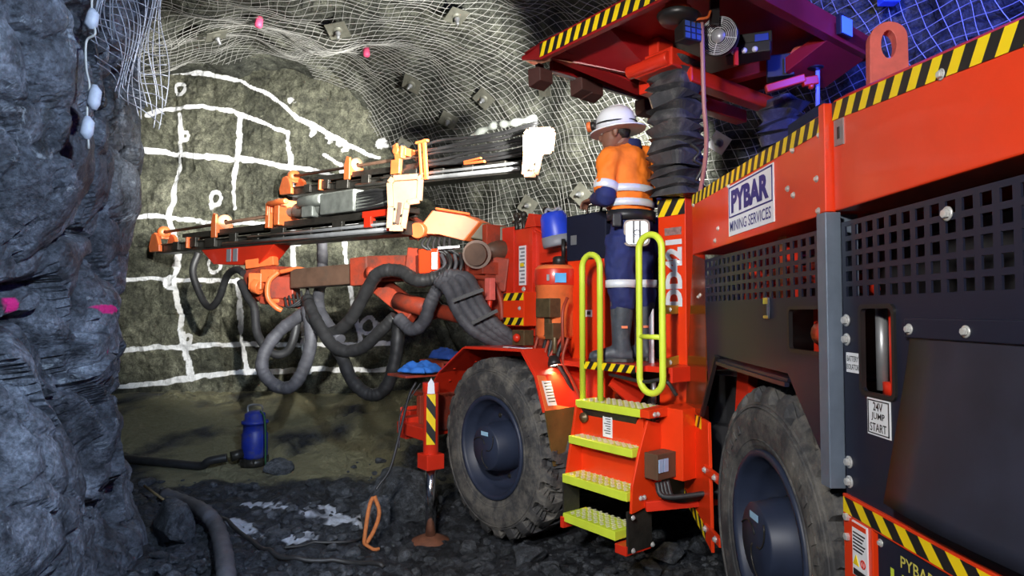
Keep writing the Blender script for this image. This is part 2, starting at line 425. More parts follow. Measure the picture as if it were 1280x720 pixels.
W_RIGHT = grid_object('wall_right', G[:, :SPL + 1].reshape(-1, 3), NS, SPL + 1, M_ROOF, 'structure')
CEIL = grid_object('ceiling', G[:, SPL:].reshape(-1, 3), NS, NA - SPL, M_ROOF, 'structure')
bvhR = make_bvh(PW.reshape(-1, 3), NS, NA, 1)

# face
fx = np.arange(-7.6, -0.6, 0.02); fz = np.arange(-0.5, 5.9, 0.02); nu2, nv2 = len(fx), len(fz)
X, Z = np.meshgrid(fx, fz, indexing='ij'); Y = 9.62 + 0.03 * (X + 4) + 0.10 * ((X + 4.0) / 2.6) ** 2 * 0.5
Fp = np.stack([X.ravel(), Y.ravel(), Z.ravel()], 1)
ha, ca = bulges(Fp * 0.9 + 0.35 * np.stack([fbm(Fp * 1.5, 2, 2)] * 3, 1), 211, 0.8, 0.6, 0.6); hb_, cb_ = bulges(Fp * 3.0 + 9, 231, 0.8, 0.8, 0.5); hc_, cc_ = bulges(Fp * 9.0 + 9, 251, 0.8, 0.8, 0.5)
dF = 0.20 * (ha - 0.5) + 0.07 * (hb_ - 0.5) + 0.02 * (hc_ - 0.5) + 0.05 * fbm(Fp * 2, 4, 203, 0.5) + 0.018 * fbm(Fp * 7, 3, 207, 0.5, True)
Fp[:, 1] -= dF
PAINT = [
 [(196, 92), (225, 90), (262, 93), (300, 101), (335, 117), (358, 135), (372, 148), (400, 160), (430, 178), (455, 190), (472, 196)],
 [(188, 146), (215, 137), (255, 134), (290, 139), (320, 150), (345, 161), (360, 166)],
 [(160, 190), (180, 188), (205, 190), (228, 194), (270, 197), (320, 201), (363, 209), (395, 213), (425, 221)],
 [(405, 193), (427, 205), (428, 220)],
 [(160, 272), (200, 271), (230, 274), (270, 279), (300, 278), (335, 280), (420, 280), (470, 282)],
 [(150, 350), (190, 348), (225, 350), (275, 351), (320, 353), (365, 351), (420, 352), (480, 352)],
 [(148, 438), (190, 434), (230, 433), (270, 431), (310, 430), (350, 430), (400, 431), (450, 431), (495, 430)],
 [(146, 484), (180, 481), (215, 476), (250, 471), (290, 466), (320, 464), (365, 463), (400, 461), (436, 463), (490, 462)],
 [(226, 143), (228, 170), (224, 195), (219, 230), (215, 270), (219, 300), (222, 340), (222, 365), (228, 400), (231, 435), (239, 470)],
 [(301, 144), (297, 165), (300, 172), (295, 195), (291, 230), (293, 262)], [(296, 350), (301, 390), (303, 430), (310, 465)],
 [(360, 166), (357, 175), (364, 195), (366, 215), (370, 240), (368, 280), (366, 310), (365, 345)],
 [(378, 395), (382, 430), (386, 465)], [(428, 300), (434, 350), (444, 395), (452, 430)], [(495, 395), (497, 430)]]
RINGS = [(227, 113, 7), (233, 171, 5), (269, 247, 8), (264, 332, 9), (216, 353, 7), (460, 407, 10), (236, 424, 5), (372, 300, 5)]
SPLOT = [(245, 86, 6), (365, 125, 9), (475, 178, 10), (215, 353, 8), (219, 330, 7), (340, 282, 10), (430, 185, 6), (262, 258, 7), (392, 165, 9), (410, 172, 8), (425, 176, 8), (239, 466, 5), (222, 310, 6), (440, 350, 7), (470, 405, 5), (345, 285, 8)]
p2 = Fp[:, [0, 2]] + 0.018 * np.stack([fbm(Fp * 6, 3, 301), fbm(Fp * 6, 3, 302)], 1)
def fxz(px, py):
    q_ = at(px, py, 9.62); return np.array([q_.x, q_.z])
dist = np.full(len(Fp), 9.0)
for pl in PAINT:
    pp = [fxz(*q_) for q_ in pl]
    for i in range(len(pp) - 1): dist = np.minimum(dist, seg_dist(p2, pp[i], pp[i + 1]))
wid = 0.029 + 0.014 * fbm(Fp * 1.7, 2, 305)
paint = np.clip(1.0 - (dist - wid) / 0.022, 0, 1)
for px, py, r_ in RINGS:
    dd = np.linalg.norm((p2 - fxz(px, py)) * np.array([1.15, 1]), axis=1); paint = np.maximum(paint, np.clip(1 - (np.abs(dd - r_ / 83) - 0.022) / 0.02, 0, 1))
for px, py, r_ in SPLOT:
    dd = np.linalg.norm(p2 - fxz(px, py), axis=1); paint = np.maximum(paint, np.clip(1.1 - dd / (r_ / 83) + 0.5 * fbm(Fp * 14, 3, 310), 0, 1) * (dd < 2 * r_ / 83))
paint = np.clip(paint - 0.45 * np.clip(fbm(Fp * 9, 4, 320), 0, 1) - 0.12, 0, 1)
grid_object('wall_back', Fp, nu2, nv2, M_FACE, 'structure', {'paint': paint})

# floor
gx = np.concatenate([np.arange(-4.2, 3.2, 0.03), np.arange(3.2, 5.2, 0.2)]); gy = np.concatenate([np.arange(-2.0, 3.0, 0.15), np.arange(3.0, 8.6, 0.028), np.arange(8.6, 11, 0.06)])
X, Y = np.meshgrid(np.concatenate([np.arange(-9.0, -4.2, 0.06), gx]), gy, indexing='ij'); nu3, nv3 = X.shape
P0 = np.stack([X.ravel(), Y.ravel(), np.zeros(X.size)], 1)
def ground_low(P):
    x, y = P[:, 0], P[:, 1]
    z = 0.55 * smoothstep(6.9, 9.5, y) * smoothstep(1.2, -0.6, x) - 0.04
    z = z - 0.10 * np.exp(-((x + 0.65) ** 2 / 0.5 + (y - 5.2) ** 2 / 0.5)) + 0.05 * fbm(P * 0.8, 3, 401)
    flat = np.exp(-((x - 0.4) ** 2 / 1.2 + (y - 4.6) ** 2 / 1.2)) + np.exp(-((x - 1.3) ** 2 / 0.8 + (y - 2.9) ** 2 / 0.8))
    return z * (1 - 0.6 * np.clip(flat, 0, 1))
gl = ground_low(P0); mudm = smoothstep(6.3, 7.3, Y.ravel() + 0.5 * fbm(P0 * 0.9, 3, 411)) * smoothstep(1.5, 0.0, X.ravel())
hg, cg = bulges(P0 * 2.6 + 0.2, 421, 0.8, 0.6, 0.7); hg2, cg2 = bulges(P0 * 7.0 + 0.2, 441, 0.9, 0.8, 0.8); hg3, cg3 = bulges(P0 * 16.0 + 0.2, 461, 0.9, 0.8, 0.8)
rub = 0.10 * (hg - 0.5) + 0.06 * (hg2 - 0.5) + 0.03 * (hg3 - 0.5) - 0.02 * (1 - smoothstep(0, 0.15, cg2)) + 0.015 * fbm(P0 * 12, 3, 403)
calm = 1 - 0.85 * mudm * smoothstep(-0.25, 0.3, fbm(P0 * 1.3, 3, 415) + 0.25)
P0[:, 2] = gl + rub * calm * (0.55 + 0.45 * smoothstep(0.0, 0.4, np.abs(X.ravel() - 0.9) - 0.6))
mud = mudm * np.clip(0.75 + 0.6 * fbm(P0 * 1.5, 4, 431), 0, 1)
pd = np.full(len(P0), 9.0)
def gp(px, py): d = ray(px, py); t = -EYE.z / d.z; return np.array([(EYE + d * t).x, (EYE + d * t).y])
for pl in ([(255, 635), (285, 650), (325, 666), (375, 668)], [(312, 618), (345, 628), (380, 634), (420, 642), (445, 640)], [(390, 622), (410, 632), (450, 648)], [(373, 676), (382, 670)]):
    pp = [gp(*q_) for q_ in pl]
    for i in range(len(pp) - 1): pd = np.minimum(pd, seg_dist(P0[:, :2], pp[i], pp[i + 1]))
gpale = np.clip(1.0 - pd / 0.12 + 0.75 * fbm(P0 * 10, 3, 435), 0, 1) * (pd < 0.25) * 0.85  # uneven pale streaks on the floor, carried by the paint attribute
grid_object('floor', P0, nu3, nv3, M_FLOOR, 'structure', {'mud': mud, 'paint': gpale})
bvhG = make_bvh(P0, nu3, nv3, 1)
def gz(x, y):
    h = bvhG.ray_cast(Vector((x, y, 4)), Vector((0, 0, -1))); return h[0].z if h[0] else 0.0

# wire mesh pinned over roof and right wall (welded squares)
def wire_lines(name, lines, nrm, r, mat_, par):
    vs = []; fs = []; k = 0
    for P, Nn in zip(lines, nrm):
        n = len(P)
        if n < 2: continue
        T = np.gradient(P, axis=0); T /= np.linalg.norm(T, axis=1)[:, None] + 1e-9
        S = np.cross(T, Nn); S /= np.linalg.norm(S, axis=1)[:, None] + 1e-9
        vs.append(np.stack([P + r * S, P + r * Nn, P - r * S, P - r * Nn], 1).reshape(-1, 3))
        i = np.arange(n - 1)[:, None] * 4 + k
        for a in range(4):
            b = (a + 1) % 4; fs.append(np.concatenate([i + a, i + b, i + 4 + b, i + 4 + a], 1))
        k += 4 * n
    V = np.concatenate(vs); Fc = np.concatenate(fs)
    me = bpy.data.meshes.new(name); me.vertices.add(len(V)); me.vertices.foreach_set('co', V.astype(np.float32).ravel())
    me.loops.add(Fc.size); me.loops.foreach_set('vertex_index', Fc.astype(np.int32).ravel()); me.polygons.add(len(Fc))
    me.polygons.foreach_set('loop_start', np.arange(0, Fc.size, 4, dtype=np.int32)); me.polygons.foreach_set('use_smooth', np.ones(len(Fc), dtype=bool))
    me.update(calc_edges=True); me.materials.append(mat_)
    o = bpy.data.objects.new(name, me); COL.objects.link(o); o.parent = par; return o
def bilin(Gd, s_, a_):   # sample grid at fractional indices
    i = np.clip(np.floor(s_).astype(int), 0, Gd.shape[0] - 2); j = np.clip(np.floor(a_).astype(int), 0, Gd.shape[1] - 2); fi = (s_ - i)[:, None]; fj = (a_ - j)[:, None]
    return (Gd[i, j] * (1 - fi) + Gd[i + 1, j] * fi) * (1 - fj) + (Gd[i, j + 1] * (1 - fi) + Gd[i + 1, j + 1] * fi) * fj
lenS = np.linalg.norm(np.diff(A[:, 60], axis=0), axis=1).sum(); lenA = np.linalg.norm(np.diff(A[150], axis=0), axis=1).sum()
nS = int(lenS / 0.092); nA = int(lenA / 0.092)
def edge_s(a_):   # the mesh ends raggedly a little before the face
    return (NS - 1) * (0.905 + 0.02 * math.sin(a_ * 0.09) + 0.012 * math.sin(a_ * 0.31 + 1))
lines = {0: [], 1: []}; nrms = {0: [], 1: []}
for k in range(1, nS):
    s0 = (NS - 1) * k / nS; a_ = np.linspace(46, NA - 14, 170); s_ = s0 + 0.9 * np.sin(a_ * 0.11 + s0 * 0.05) + 0.5 * np.sin(a_ * 0.37 + k)
    keep = s_ < np.array([edge_s(x) for x in a_]); s_ = np.clip(s_, 0, NS - 1.01)
    P_ = bilin(PW, s_, a_); N_ = bilin(NN, s_, a_)
    for half in (0, 1):
        on_ = keep & ((a_ >= SPL - 1.0) if half else (a_ <= SPL)); st = None
        for i in range(len(a_) + 1):
            on = i < len(a_) and on_[i]
            if on and st is None: st = i
            if not on and st is not None:
                lines[half].append(P_[st:i]); nrms[half].append(N_[st:i]); st = None
for k in range(1, nA):
    a0 = (NA - 1) * k / nA
    if a0 < 46 or a0 > NA - 14: continue
    s_ = np.linspace(30, edge_s(a0), 150); a_ = np.clip(a0 + 0.5 * np.sin(s_ * 0.13 + a0 * 0.07) + 0.25 * np.sin(s_ * 0.45 + k), 0, NA - 1.01)
    half = 1 if a0 > SPL else 0; lines[half].append(bilin(PW, s_, a_) + 0.004); nrms[half].append(bilin(NN, s_, a_))
wire_lines('wire_mesh', lines[0], nrms[0], 0.0034, M_WIRE, W_RIGHT); wire_lines('wire_mesh', lines[1], nrms[1], 0.0034, M_WIRE, CEIL)
# ------------------------------------------------------------------ machine materials
ORANGE = mat('orange_paint', (0.74, 0.042, 0.006), 0.34, 0, 0.08, 3, coat=0.12, dirt=0.10, dirtcol=(0.16, 0.05, 0.02), scratch=0.12)
RED = mat('red_paint', (0.66, 0.03, 0.010), 0.36, 0, 0.12, 4, coat=0.25, dirt=0.22, dirtcol=(0.13, 0.045, 0.025), scratch=0.15)
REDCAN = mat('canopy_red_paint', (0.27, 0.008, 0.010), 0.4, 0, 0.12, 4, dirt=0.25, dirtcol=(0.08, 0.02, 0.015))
RUSTY = mat('grimy_red_paint', (0.34, 0.045, 0.02), 0.5, 0, 0.2, 6, dirt=0.75, dirtcol=(0.055, 0.035, 0.025), bump=0.15)
BOOMORANGE = mat('worn_orange_paint', (0.80, 0.17, 0.045), 0.42, 0, 0.15, 7, dirt=0.35, dirtcol=(0.12, 0.05, 0.03), scratch=0.4)
BOOMBROWN = mat('dusty_boom_steel', (0.13, 0.075, 0.05), 0.5, 0.2, 0.3, 5, dirt=0.4, dirtcol=(0.09, 0.08, 0.06))
PEACH = mat('pale_peach_paint', (0.68, 0.36, 0.20), 0.5, 0, 0.12, 8, dirt=0.3, dirtcol=(0.35, 0.15, 0.06))
NAVY = mat('navy_black_paint', (0.013, 0.015, 0.030), 0.34, 0.0, 0.12, 4, dirt=0.06, dirtcol=(0.03, 0.03, 0.036))
DARK = mat('dark_interior', (0.012, 0.012, 0.014), 0.7, 0, 0.3, 6, dirt=0.3)
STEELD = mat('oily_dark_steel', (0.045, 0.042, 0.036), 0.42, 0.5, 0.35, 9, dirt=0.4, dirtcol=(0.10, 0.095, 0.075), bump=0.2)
STEEL = mat('grey_steel', (0.34, 0.35, 0.36), 0.4, 0.6, 0.2, 8, dirt=0.3, dirtcol=(0.09, 0.09, 0.08))
GREYF = mat('pale_filter_paint', (0.55, 0.54, 0.52), 0.6, 0, 0.15, 8, dirt=0.3)
GALV = mat('galvanised_steel', (0.17, 0.21, 0.27), 0.42, 0.35, 0.12, 12)
CHROME = mat('chrome_rod', (0.75, 0.76, 0.78), 0.12, 1.0, 0.03)
BOLTM = mat('zinc_bolt', (0.70, 0.70, 0.68), 0.3, 0.5, 0.1, 30)
LIME = mat('lime_yellow_paint', (0.60, 0.72, 0.05), 0.42, 0, 0.08, 6, dirt=0.08, dirtcol=(0.22, 0.2, 0.05))
YEL = mat('hazard_yellow', (0.86, 0.62, 0.008), 0.4, 0, 0.06, 10, scratch=0.15)
BLK = mat('hazard_black', (0.014, 0.013, 0.013), 0.42, 0, 0.2, 10)
RUB = mat('tyre_rubber', (0.045, 0.045, 0.047), 0.75, 0, 0.3, 7, dirt=0.85, dirtcol=(0.19, 0.175, 0.15), bump=0.35, bscale=45)
RUBH = mat('hose_rubber', (0.022, 0.022, 0.023), 0.5, 0, 0.3, 9, dirt=0.35, dirtcol=(0.11, 0.11, 0.095), bump=0.2, bscale=90)
HOSEG = mat('grey_wrapped_hose', (0.065, 0.065, 0.075), 0.6, 0, 0.3, 9, dirt=0.45, dirtcol=(0.19, 0.185, 0.18), bump=0.4, bscale=70)
BELL = mat('bellows_rubber', (0.050, 0.050, 0.054), 0.40, 0, 0.25, 10, dirt=0.6, dirtcol=(0.20, 0.195, 0.185), bump=0.2)
NAVY.node_tree.nodes['Principled BSDF'].inputs['Specular IOR Level'].default_value = 0.28
FLAP = mat('scuffed_rubber_sheet', (0.018, 0.020, 0.034), 0.45, 0, 0.3, 5, dirt=0.2, dirtcol=(0.05, 0.055, 0.075), scratch=0.10)
RIMM = mat('navy_rim_paint', (0.020, 0.028, 0.055), 0.5, 0.0, 0.2, 6, dirt=0.25, dirtcol=(0.06, 0.055, 0.05))
WHITE = mat('white_label', (0.80, 0.82, 0.85), 0.4, 0, 0.05, 10, dirt=0.06, dirtcol=(0.35, 0.33, 0.3))
INK = mat('black_ink', (0.012, 0.012, 0.014), 0.5)
INKB = mat('navy_ink', (0.02, 0.025, 0.20), 0.5)
INKY = mat('yellow_ink', (0.62, 0.55, 0.10), 0.5)
SILV = mat('silver_letter', (0.74, 0.76, 0.80), 0.35, 0.2, 0.06, 10)
BLUE = mat('blue_plastic', (0.02, 0.06, 0.62), 0.4, 0, 0.12, 6, dirt=0.1)
BLUEC = mat('light_blue_cloth', (0.03, 0.17, 0.60), 0.75, 0, 0.25, 12, dirt=0.2)
GREYP = mat('grey_plastic', (0.22, 0.23, 0.26), 0.5, 0, 0.1, 8)
BROWNF = mat('brown_rubber_flap', (0.16, 0.095, 0.025), 0.6, 0, 0.3, 5, dirt=0.45, dirtcol=(0.06, 0.04, 0.015))
LEDW = mat('lamp_glass', (0.9, 0.9, 0.9), 0.2, 0, 0, 5, emit=(1.0, 0.86, 0.62), es=14)
LEDB = mat('blue_lamp_glass', (0.1, 0.2, 0.8), 0.2, 0, 0, 5, emit=(0.05, 0.13, 1.0), es=0.9)
MESHG = mat('fan_guard_wire', (0.48, 0.48, 0.50), 0.4, 0.4)
PINK = mat('pale_red_paint', (0.80, 0.16, 0.13), 0.5, 0, 0.15, 12)
BRASS = mat('grimy_brass', (0.14, 0.10, 0.05), 0.45, 0.5, 0.3, 14, dirt=0.4)
BEAC = mat('amber_lens', (0.6, 0.12, 0.03), 0.25, 0, 0.05)

def hazard(name, p, U, V, nst, parent, slant=1.0, th=0.002, flip=False, dirty=False):
    """striped band: p corner, U along, V up; alternating slanted stripes"""
    p = Vector(p); U = Vector(U); V = Vector(V); n = U.cross(V).normalized() * th
    m = MB(); sl = slant / nst
    for k in range(-int(abs(slant)) - 2, nst + int(abs(slant)) + 2):
        q = [(k / nst, 0), ((k + 1) / nst, 0), ((k + 1) / nst + sl, 1), (k / nst + sl, 1)]
        for lim, sg in ((0, 1), (1, -1)):       # clip in s
            out = []
            for i in range(len(q)):
                a, b = q[i], q[(i + 1) % len(q)]; ia = (a[0] - lim) * sg >= 0; ib = (b[0] - lim) * sg >= 0
                if ia: out.append(a)
                if ia != ib:
                    t = (lim - a[0]) / (b[0] - a[0]); out.append((lim, a[1] + (b[1] - a[1]) * t))
            q = out
            if len(q) < 3: break
        if len(q) >= 3: m.poly([p + U * s_ + V * t_ for s_, t_ in q], n, (k + (1 if flip else 0)) % 2)
    return m.build(name, [YEL, BLK], parent)

def text(name, body, c, xd, yd, h, wd, m_, parent, bold=0.0, depth=0.001, label=None):
    cu = bpy.data.curves.new('lettering', 'FONT'); cu.body = body; cu.align_x = 'CENTER'; cu.offset = bold; cu.resolution_u = 3
    o = bpy.data.objects.new('lettering_source', cu); COL.objects.link(o)
    dg = bpy.context.evaluated_depsgraph_get(); me = bpy.data.meshes.new_from_object(o.evaluated_get(dg))
    bpy.data.objects.remove(o); bpy.data.curves.remove(cu)
    co = np.array([v.co[:] for v in me.vertices]); mn, mx = co.min(0), co.max(0); sz_ = mx - mn
    xd = Vector(xd).normalized(); yd = Vector(yd).normalized(); nd = xd.cross(yd); sy = h / sz_[1]; sx = sy if wd is None else wd / sz_[0]
    og = root_org(parent)
    for v, q in zip(me.vertices, co):
        v.co = Vector(c) - og + xd * ((q[0] - (mn[0] + mx[0]) / 2) * sx) + yd * ((q[1] - (mn[1] + mx[1]) / 2) * sy) + nd * depth
    me.materials.append(m_); me.name = name
    ob = bpy.data.objects.new(name, me); COL.objects.link(ob); ob.parent = parent
    if label: ob['label'] = label
    return ob

def bolt(p, n, r, parent, name='bolt', mm=None):
    r *= 0.78; n = Vector(n).normalized(); m = MB(); m.lathe([(0, 0), (r * 1.55, 0), (r * 1.55, r * 0.3), (r, r * 0.3)], p, n, 16)
    m.lathe([(r, r * 0.3), (r, r * 1.05), (r * 0.8, r * 1.2), (0, r * 1.2)], p, n, 6, smooth=False); return m.build(name, mm or BOLTM, parent)

rig = thing('drilling_rig', (2.25, 3.64, 0), 'orange and navy twin-boom drilling rig with lime handrails, parked along the right side', 'drilling rig')
XS = 1.15
def S(y, z, x=XS): return Vector((x, y, z))
nX = Vector((-1, 0, 0))

# ---------------------------------------------------------------- rear carrier
m = MB(); m.box(1.62, 3.25, -1.1, 3.5, 0.62, 1.25); m.box(1.5, 3.25, -1.1, 2.15, 1.2, 2.0); m.box(1.62, 3.25, 2.1, 3.8, 1.2, 2.0)
rear_body = m.build('rear_chassis', DARK, rig)
# orange top covers
def cover(y0, y1, zt0, zt1, name):
    pr = lambda y, zt: [(XS, y, 2.05), (XS, y, zt - 0.012), (XS + 0.055, y, zt + 0.018), (3.2, y, zt + 0.02), (3.2, y, 2.05)]
    m = MB(); a = pr(y0, zt0); b = pr(y1, zt1); vs = a + b
    m.add(vs, [(0, 1, 2, 3, 4), (9, 8, 7, 6, 5)] + [(i, (i + 1) % 5, 5 + (i + 1) % 5, 5 + i) for i in range(5)])
    return m.build(name, ORANGE, rig, 0.006)
cf = cover(2.245, 3.90, 2.43, 2.42, 'front_top_cover')
cr1 = cover(0.55, 2.21, 2.275, 2.45, 'rear_top_cover')
cr2 = cover(-1.1, 0.545, 2.20, 2.27, 'tail_cover')
hazard('hazard_stripe', S(3.90, 2.352, XS - 0.001), (0, -1.655, 0), (0, 0, 0.062), 44, cf, 0.75)
hazard('hazard_stripe', S(2.208, 2.370, XS - 0.001), (0, -1.65, -0.165), (0, 0, 0.062), 40, cr1, 0.8)
for y, z in ((2.30, 2.345), (2.52, 2.345), (3.25, 2.345), (3.86, 2.35), (2.33, 2.19), (2.52, 2.165), (2.57, 2.20), (2.32, 2.07), (3.42, 2.15), (3.47, 2.09)): bolt(S(y, z), nX, 0.011, cf)
for y, z in ((1.65, 2.325), (1.0, 2.25)): bolt(S(y, z), nX, 0.013, cr1)
# sign
m = MB(); m.box(XS - 0.004, XS, 2.70, 3.25, 2.085, 2.34); sg = m.build('company_sign', WHITE, rig, 0, 'white sign with blue lettering')
m = MB()
for y0, y1, z0, z1 in ((2.71, 3.24, 2.326, 2.333), (2.71, 3.24, 2.176, 2.183), (3.233, 3.24, 2.176, 2.333), (2.71, 2.717, 2.176, 2.333)): m.box(XS - 0.006, XS - 0.003, y0, y1, z0, z1)
m.build('sign_border', INKB, sg)
text('lettering', 'PYBAR', (XS - 0.005, 2.975, 2.2545), (0, -1, 0), (0, 0, 1), 0.115, 0.46, INKB, sg, 0.055)
text('lettering', 'MINING SERVICES', (XS - 0.005, 2.975, 2.131), (0, -1, 0), (0, 0, 1), 0.052, 0.50, INKB, sg, 0.006)
# slot latch plates on covers
m = MB(); m.poly([S(2.195, 2.275, XS - 0.004), S(2.135, 2.27, XS - 0.004), S(2.135, 2.36, XS - 0.004), S(2.195, 2.365, XS - 0.004)], (0.006, 0, 0)); lp = m.build('latch_plate', STEEL, cr1)
m = MB(); m.box(XS - 0.007, XS - 0.003, 2.157, 2.169, 2.295, 2.335); m.build('latch_slot', BLK, lp)

# perforated panels with real holes
def perforated(name, y0, y1, z0, z1, cols, rows, frac_w, frac_h, border_y, border_z, mm, x=XS, top_slope=0.0):
    """sheet in the plane X=x between y0 (far) and y1 (near)"""
    ys = [y0]; dy = (y1 - y0 - 2 * border_y * np.sign(y1 - y0)) / cols; s0 = y0 + border_y * np.sign(y1 - y0)
    for k in range(cols): ys += [s0 + dy * (k + (1 - frac_w) / 2), s0 + dy * (k + (1 + frac_w) / 2)]
    ys.append(y1)
    zs_ = [z0]; dz = (z1 - z0 - 2 * border_z) / rows
    for k in range(rows): zs_ += [z0 + border_z + dz * (k + (1 - frac_h) / 2), z0 + border_z + dz * (k + (1 + frac_h) / 2)]
    zs_.append(z1)
    th = 0.006; ny, nz = len(ys), len(zs_); vs = []; fs = []
    for xx in (x, x + th):
        for y in ys:
            for z in zs_: vs.append((xx, y, z))
    def I(l, i, j): return l * ny * nz + i * nz + j
    hole = lambda i, j: 0 <= i < ny - 1 and 0 <= j < nz - 1 and i % 2 == 1 and j % 2 == 1
    solid = lambda i, j: 0 <= i < ny - 1 and 0 <= j < nz - 1 and not hole(i, j)
    for i in range(ny - 1):
        for j in range(nz - 1):
            if solid(i, j):
                fs += [(I(0, i, j), I(0, i + 1, j), I(0, i + 1, j + 1), I(0, i, j + 1)), (I(1, i, j), I(1, i, j + 1), I(1, i + 1, j + 1), I(1, i + 1, j))]
                if not solid(i - 1, j): fs.append((I(0, i, j), I(0, i, j + 1), I(1, i, j + 1), I(1, i, j)))
                if not solid(i + 1, j): fs.append((I(0, i + 1, j), I(1, i + 1, j), I(1, i + 1, j + 1), I(0, i + 1, j + 1)))
                if not solid(i, j - 1): fs.append((I(0, i, j), I(1, i, j), I(1, i + 1, j), I(0, i + 1, j)))
                if not solid(i, j + 1): fs.append((I(0, i, j + 1), I(0, i + 1, j + 1), I(1, i + 1, j + 1), I(1, i, j + 1)))
    return MB().add(vs, fs).build(name, mm, rig)
perforated('front_grille', 3.66, 2.262, 1.742, 2.0, 20, 5, 0.60, 0.62, 0.012, 0.008, NAVY)
gr2 = perforated('rear_grille', 2.165, 0.30, 1.735, 2.005, 30, 5, 0.62, 0.66, 0.012, 0.008, NAVY)
bolt(S(1.64, 1.955), nX, 0.016, gr2); bolt(S(0.95, 1.955), nX, 0.016, gr2)
# things seen through the grilles
m = MB(T=None)
for y, z, r, l in ((1.15, 1.86, 0.16, 0.5), (0.55, 1.86, 0.16, 0.4)): m.tube((1.42, y + l / 2, z), (1.42, y - l / 2, z), r, 24)
m.build('air_filter', GREYF, rig)
m = MB(); m.tube((1.225, 1.975, 1.40), (1.225, 1.975, 1.72), 0.03, 16); m.tube((1.22, 1.90, 1.40), (1.22, 1.90, 1.72), 0.022, 16); m.lathe([(0.0, 0), (0.05, 0), (0.05, 0.04), (0, 0.04)], (1.24, 2.0, 1.44), (0, 0, 1), 16); m.lathe([(0.0, 0), (0.04, 0), (0.04, 0.04), (0, 0.04)], (1.22, 1.93, 1.43), (0, 0, 1), 16)
m.build('battery_isolator', RED, rig)
m = MB(); m.tube((1.21, 2.045, 1.45), (1.21, 2.045, 1.72), 0.018, 12); m.build('silver_pipe', STEEL, rig)
m = MB(); m.path(smoothpts([(1.35, 3.5, 1.95), (1.32, 3.1, 1.8), (1.35, 2.7, 1.9), (1.33, 2.3, 1.78)]), 0.03, 10); m.path(smoothpts([(1.3, 3.4, 1.78), (1.33, 3.0, 1.9), (1.3, 2.5, 1.8)]), 0.025, 10)
m.box(1.3, 1.36, 2.93, 3.02, 1.75, 2.05); m.box(1.3, 1.36, 2.45, 2.52, 1.6, 2.0); m.build('red_pipework', RED, rig)
m = MB(); m.box(1.24, 1.30, 2.42, 2.56, 1.5, 1.76); m.tube((1.2, 2.40, 1.62), (1.2, 2.30, 1.62), 0.05, 16); m.build('hydraulic_block', RED, rig)
m = MB(); m.tube((1.28, 2.36, 1.5), (1.28, 2.36, 1.72), 0.045, 16); m.tube((1.25, 2.36, 1.6), (1.25, 2.36, 1.625), 0.055, 16); m.build('filter_canister', STEELD, rig)

def rrect(yc, zc, hy, hz, r, x, n=4):
    out = []
    for cy, cz, a0 in ((yc + hy - r, zc + hz - r, 0), (yc - hy + r, zc + hz - r, 90), (yc - hy + r, zc - hz + r, 180), (yc + hy - r, zc - hz + r, 270)):
        for k in range(n + 1):
            a = math.radians(a0 + 90 * k / n); out.append(Vector((x, cy + r * math.cos(a), cz + r * math.sin(a))))
    return out
# front side panel with window and wheel arch
m = MB()
outl = [S(3.90, 2.0), S(3.66, 2.0), S(3.66, 1.742), S(2.25, 1.742), S(2.25, 1.11), S(2.53, 1.38), S(2.60, 1.445), S(3.46, 1.465), S(3.72, 1.095), S(3.90, 1.095)]
outl = [S(3.66, 1.742), S(2.25, 1.742), S(2.25, 1.11), S(2.53, 1.38), S(2.60, 1.45), S(3.46, 1.465), S(3.62, 1.24)]
m.poly(outl, (0.006, 0, 0), 0, [rrect(2.43, 1.632, 0.14, 0.082, 0.02, XS)])
sp = m.build('front_side_panel', NAVY, rig)
def ringframe(y, z, hy, hz, name, par, wd=0.014):
    a = rrect(y, z, hy, hz, 0.024, XS - 0.008); b = rrect(y, z, hy - wd, hz - wd, 0.016, XS - 0.008)
    m = MB(); m.poly(a, (0.016, 0, 0), 0, [b]); return m.build(name, BLK, par)
ringframe(2.43, 1.632, 0.150, 0.092, 'window_rim', sp)
m = MB()     # folded lip over the wheel arch
m.hexa([S(3.45, 1.43), S(2.61, 1.415), S(2.61, 1.415, 1.6), S(3.45, 1.43, 1.6), S(3.46, 1.445), S(2.60, 1.43), S(2.60, 1.43, 1.6), S(3.46, 1.445, 1.6)]); m.build('arch_lip', NAVY, sp)
m = MB(); m.bar(S(3.46, 1.462, XS - 0.005), S(3.73, 1.10, XS - 0.005), 0.02, 0.022, (1, 0, 0)); m.build('arch_edge', BLK, sp)
m = MB(); m.bar(S(3.45, 1.425, XS - 0.004), S(2.60, 1.405, XS - 0.004), 0.018, 0.02, (1, 0, 0)); m.build('arch_edge', NAVY, sp)
# glossy front corner plate
GLOSS = mat('glossy_orange_panel', (0.30, 0.075, 0.02), 0.17, 0.6, 0.05, 3)
m = MB(); m.poly([S(3.895, 2.05), S(3.66, 2.0), S(3.66, 1.19), S(3.73, 1.095), S(4.08, 1.095)], (0.006, 0, 0)); cp = m.build('corner_plate', GLOSS, rig, label='glossy panel mirroring the handrail')
for y, z in ((3.75, 1.80), (3.79, 1.79)): bolt(S(y, z), nX, 0.010, cp)
m = MB(); m.box(XS - 0.012, XS, 2.755, 2.815, 1.67, 1.765); lt = m.build('paddle_latch', CHROME, sp, 0.004)
m = MB(); m.box(XS - 0.016, XS - 0.011, 2.768, 2.802, 1.685, 1.735); m.build('latch_recess', BLK, lt)
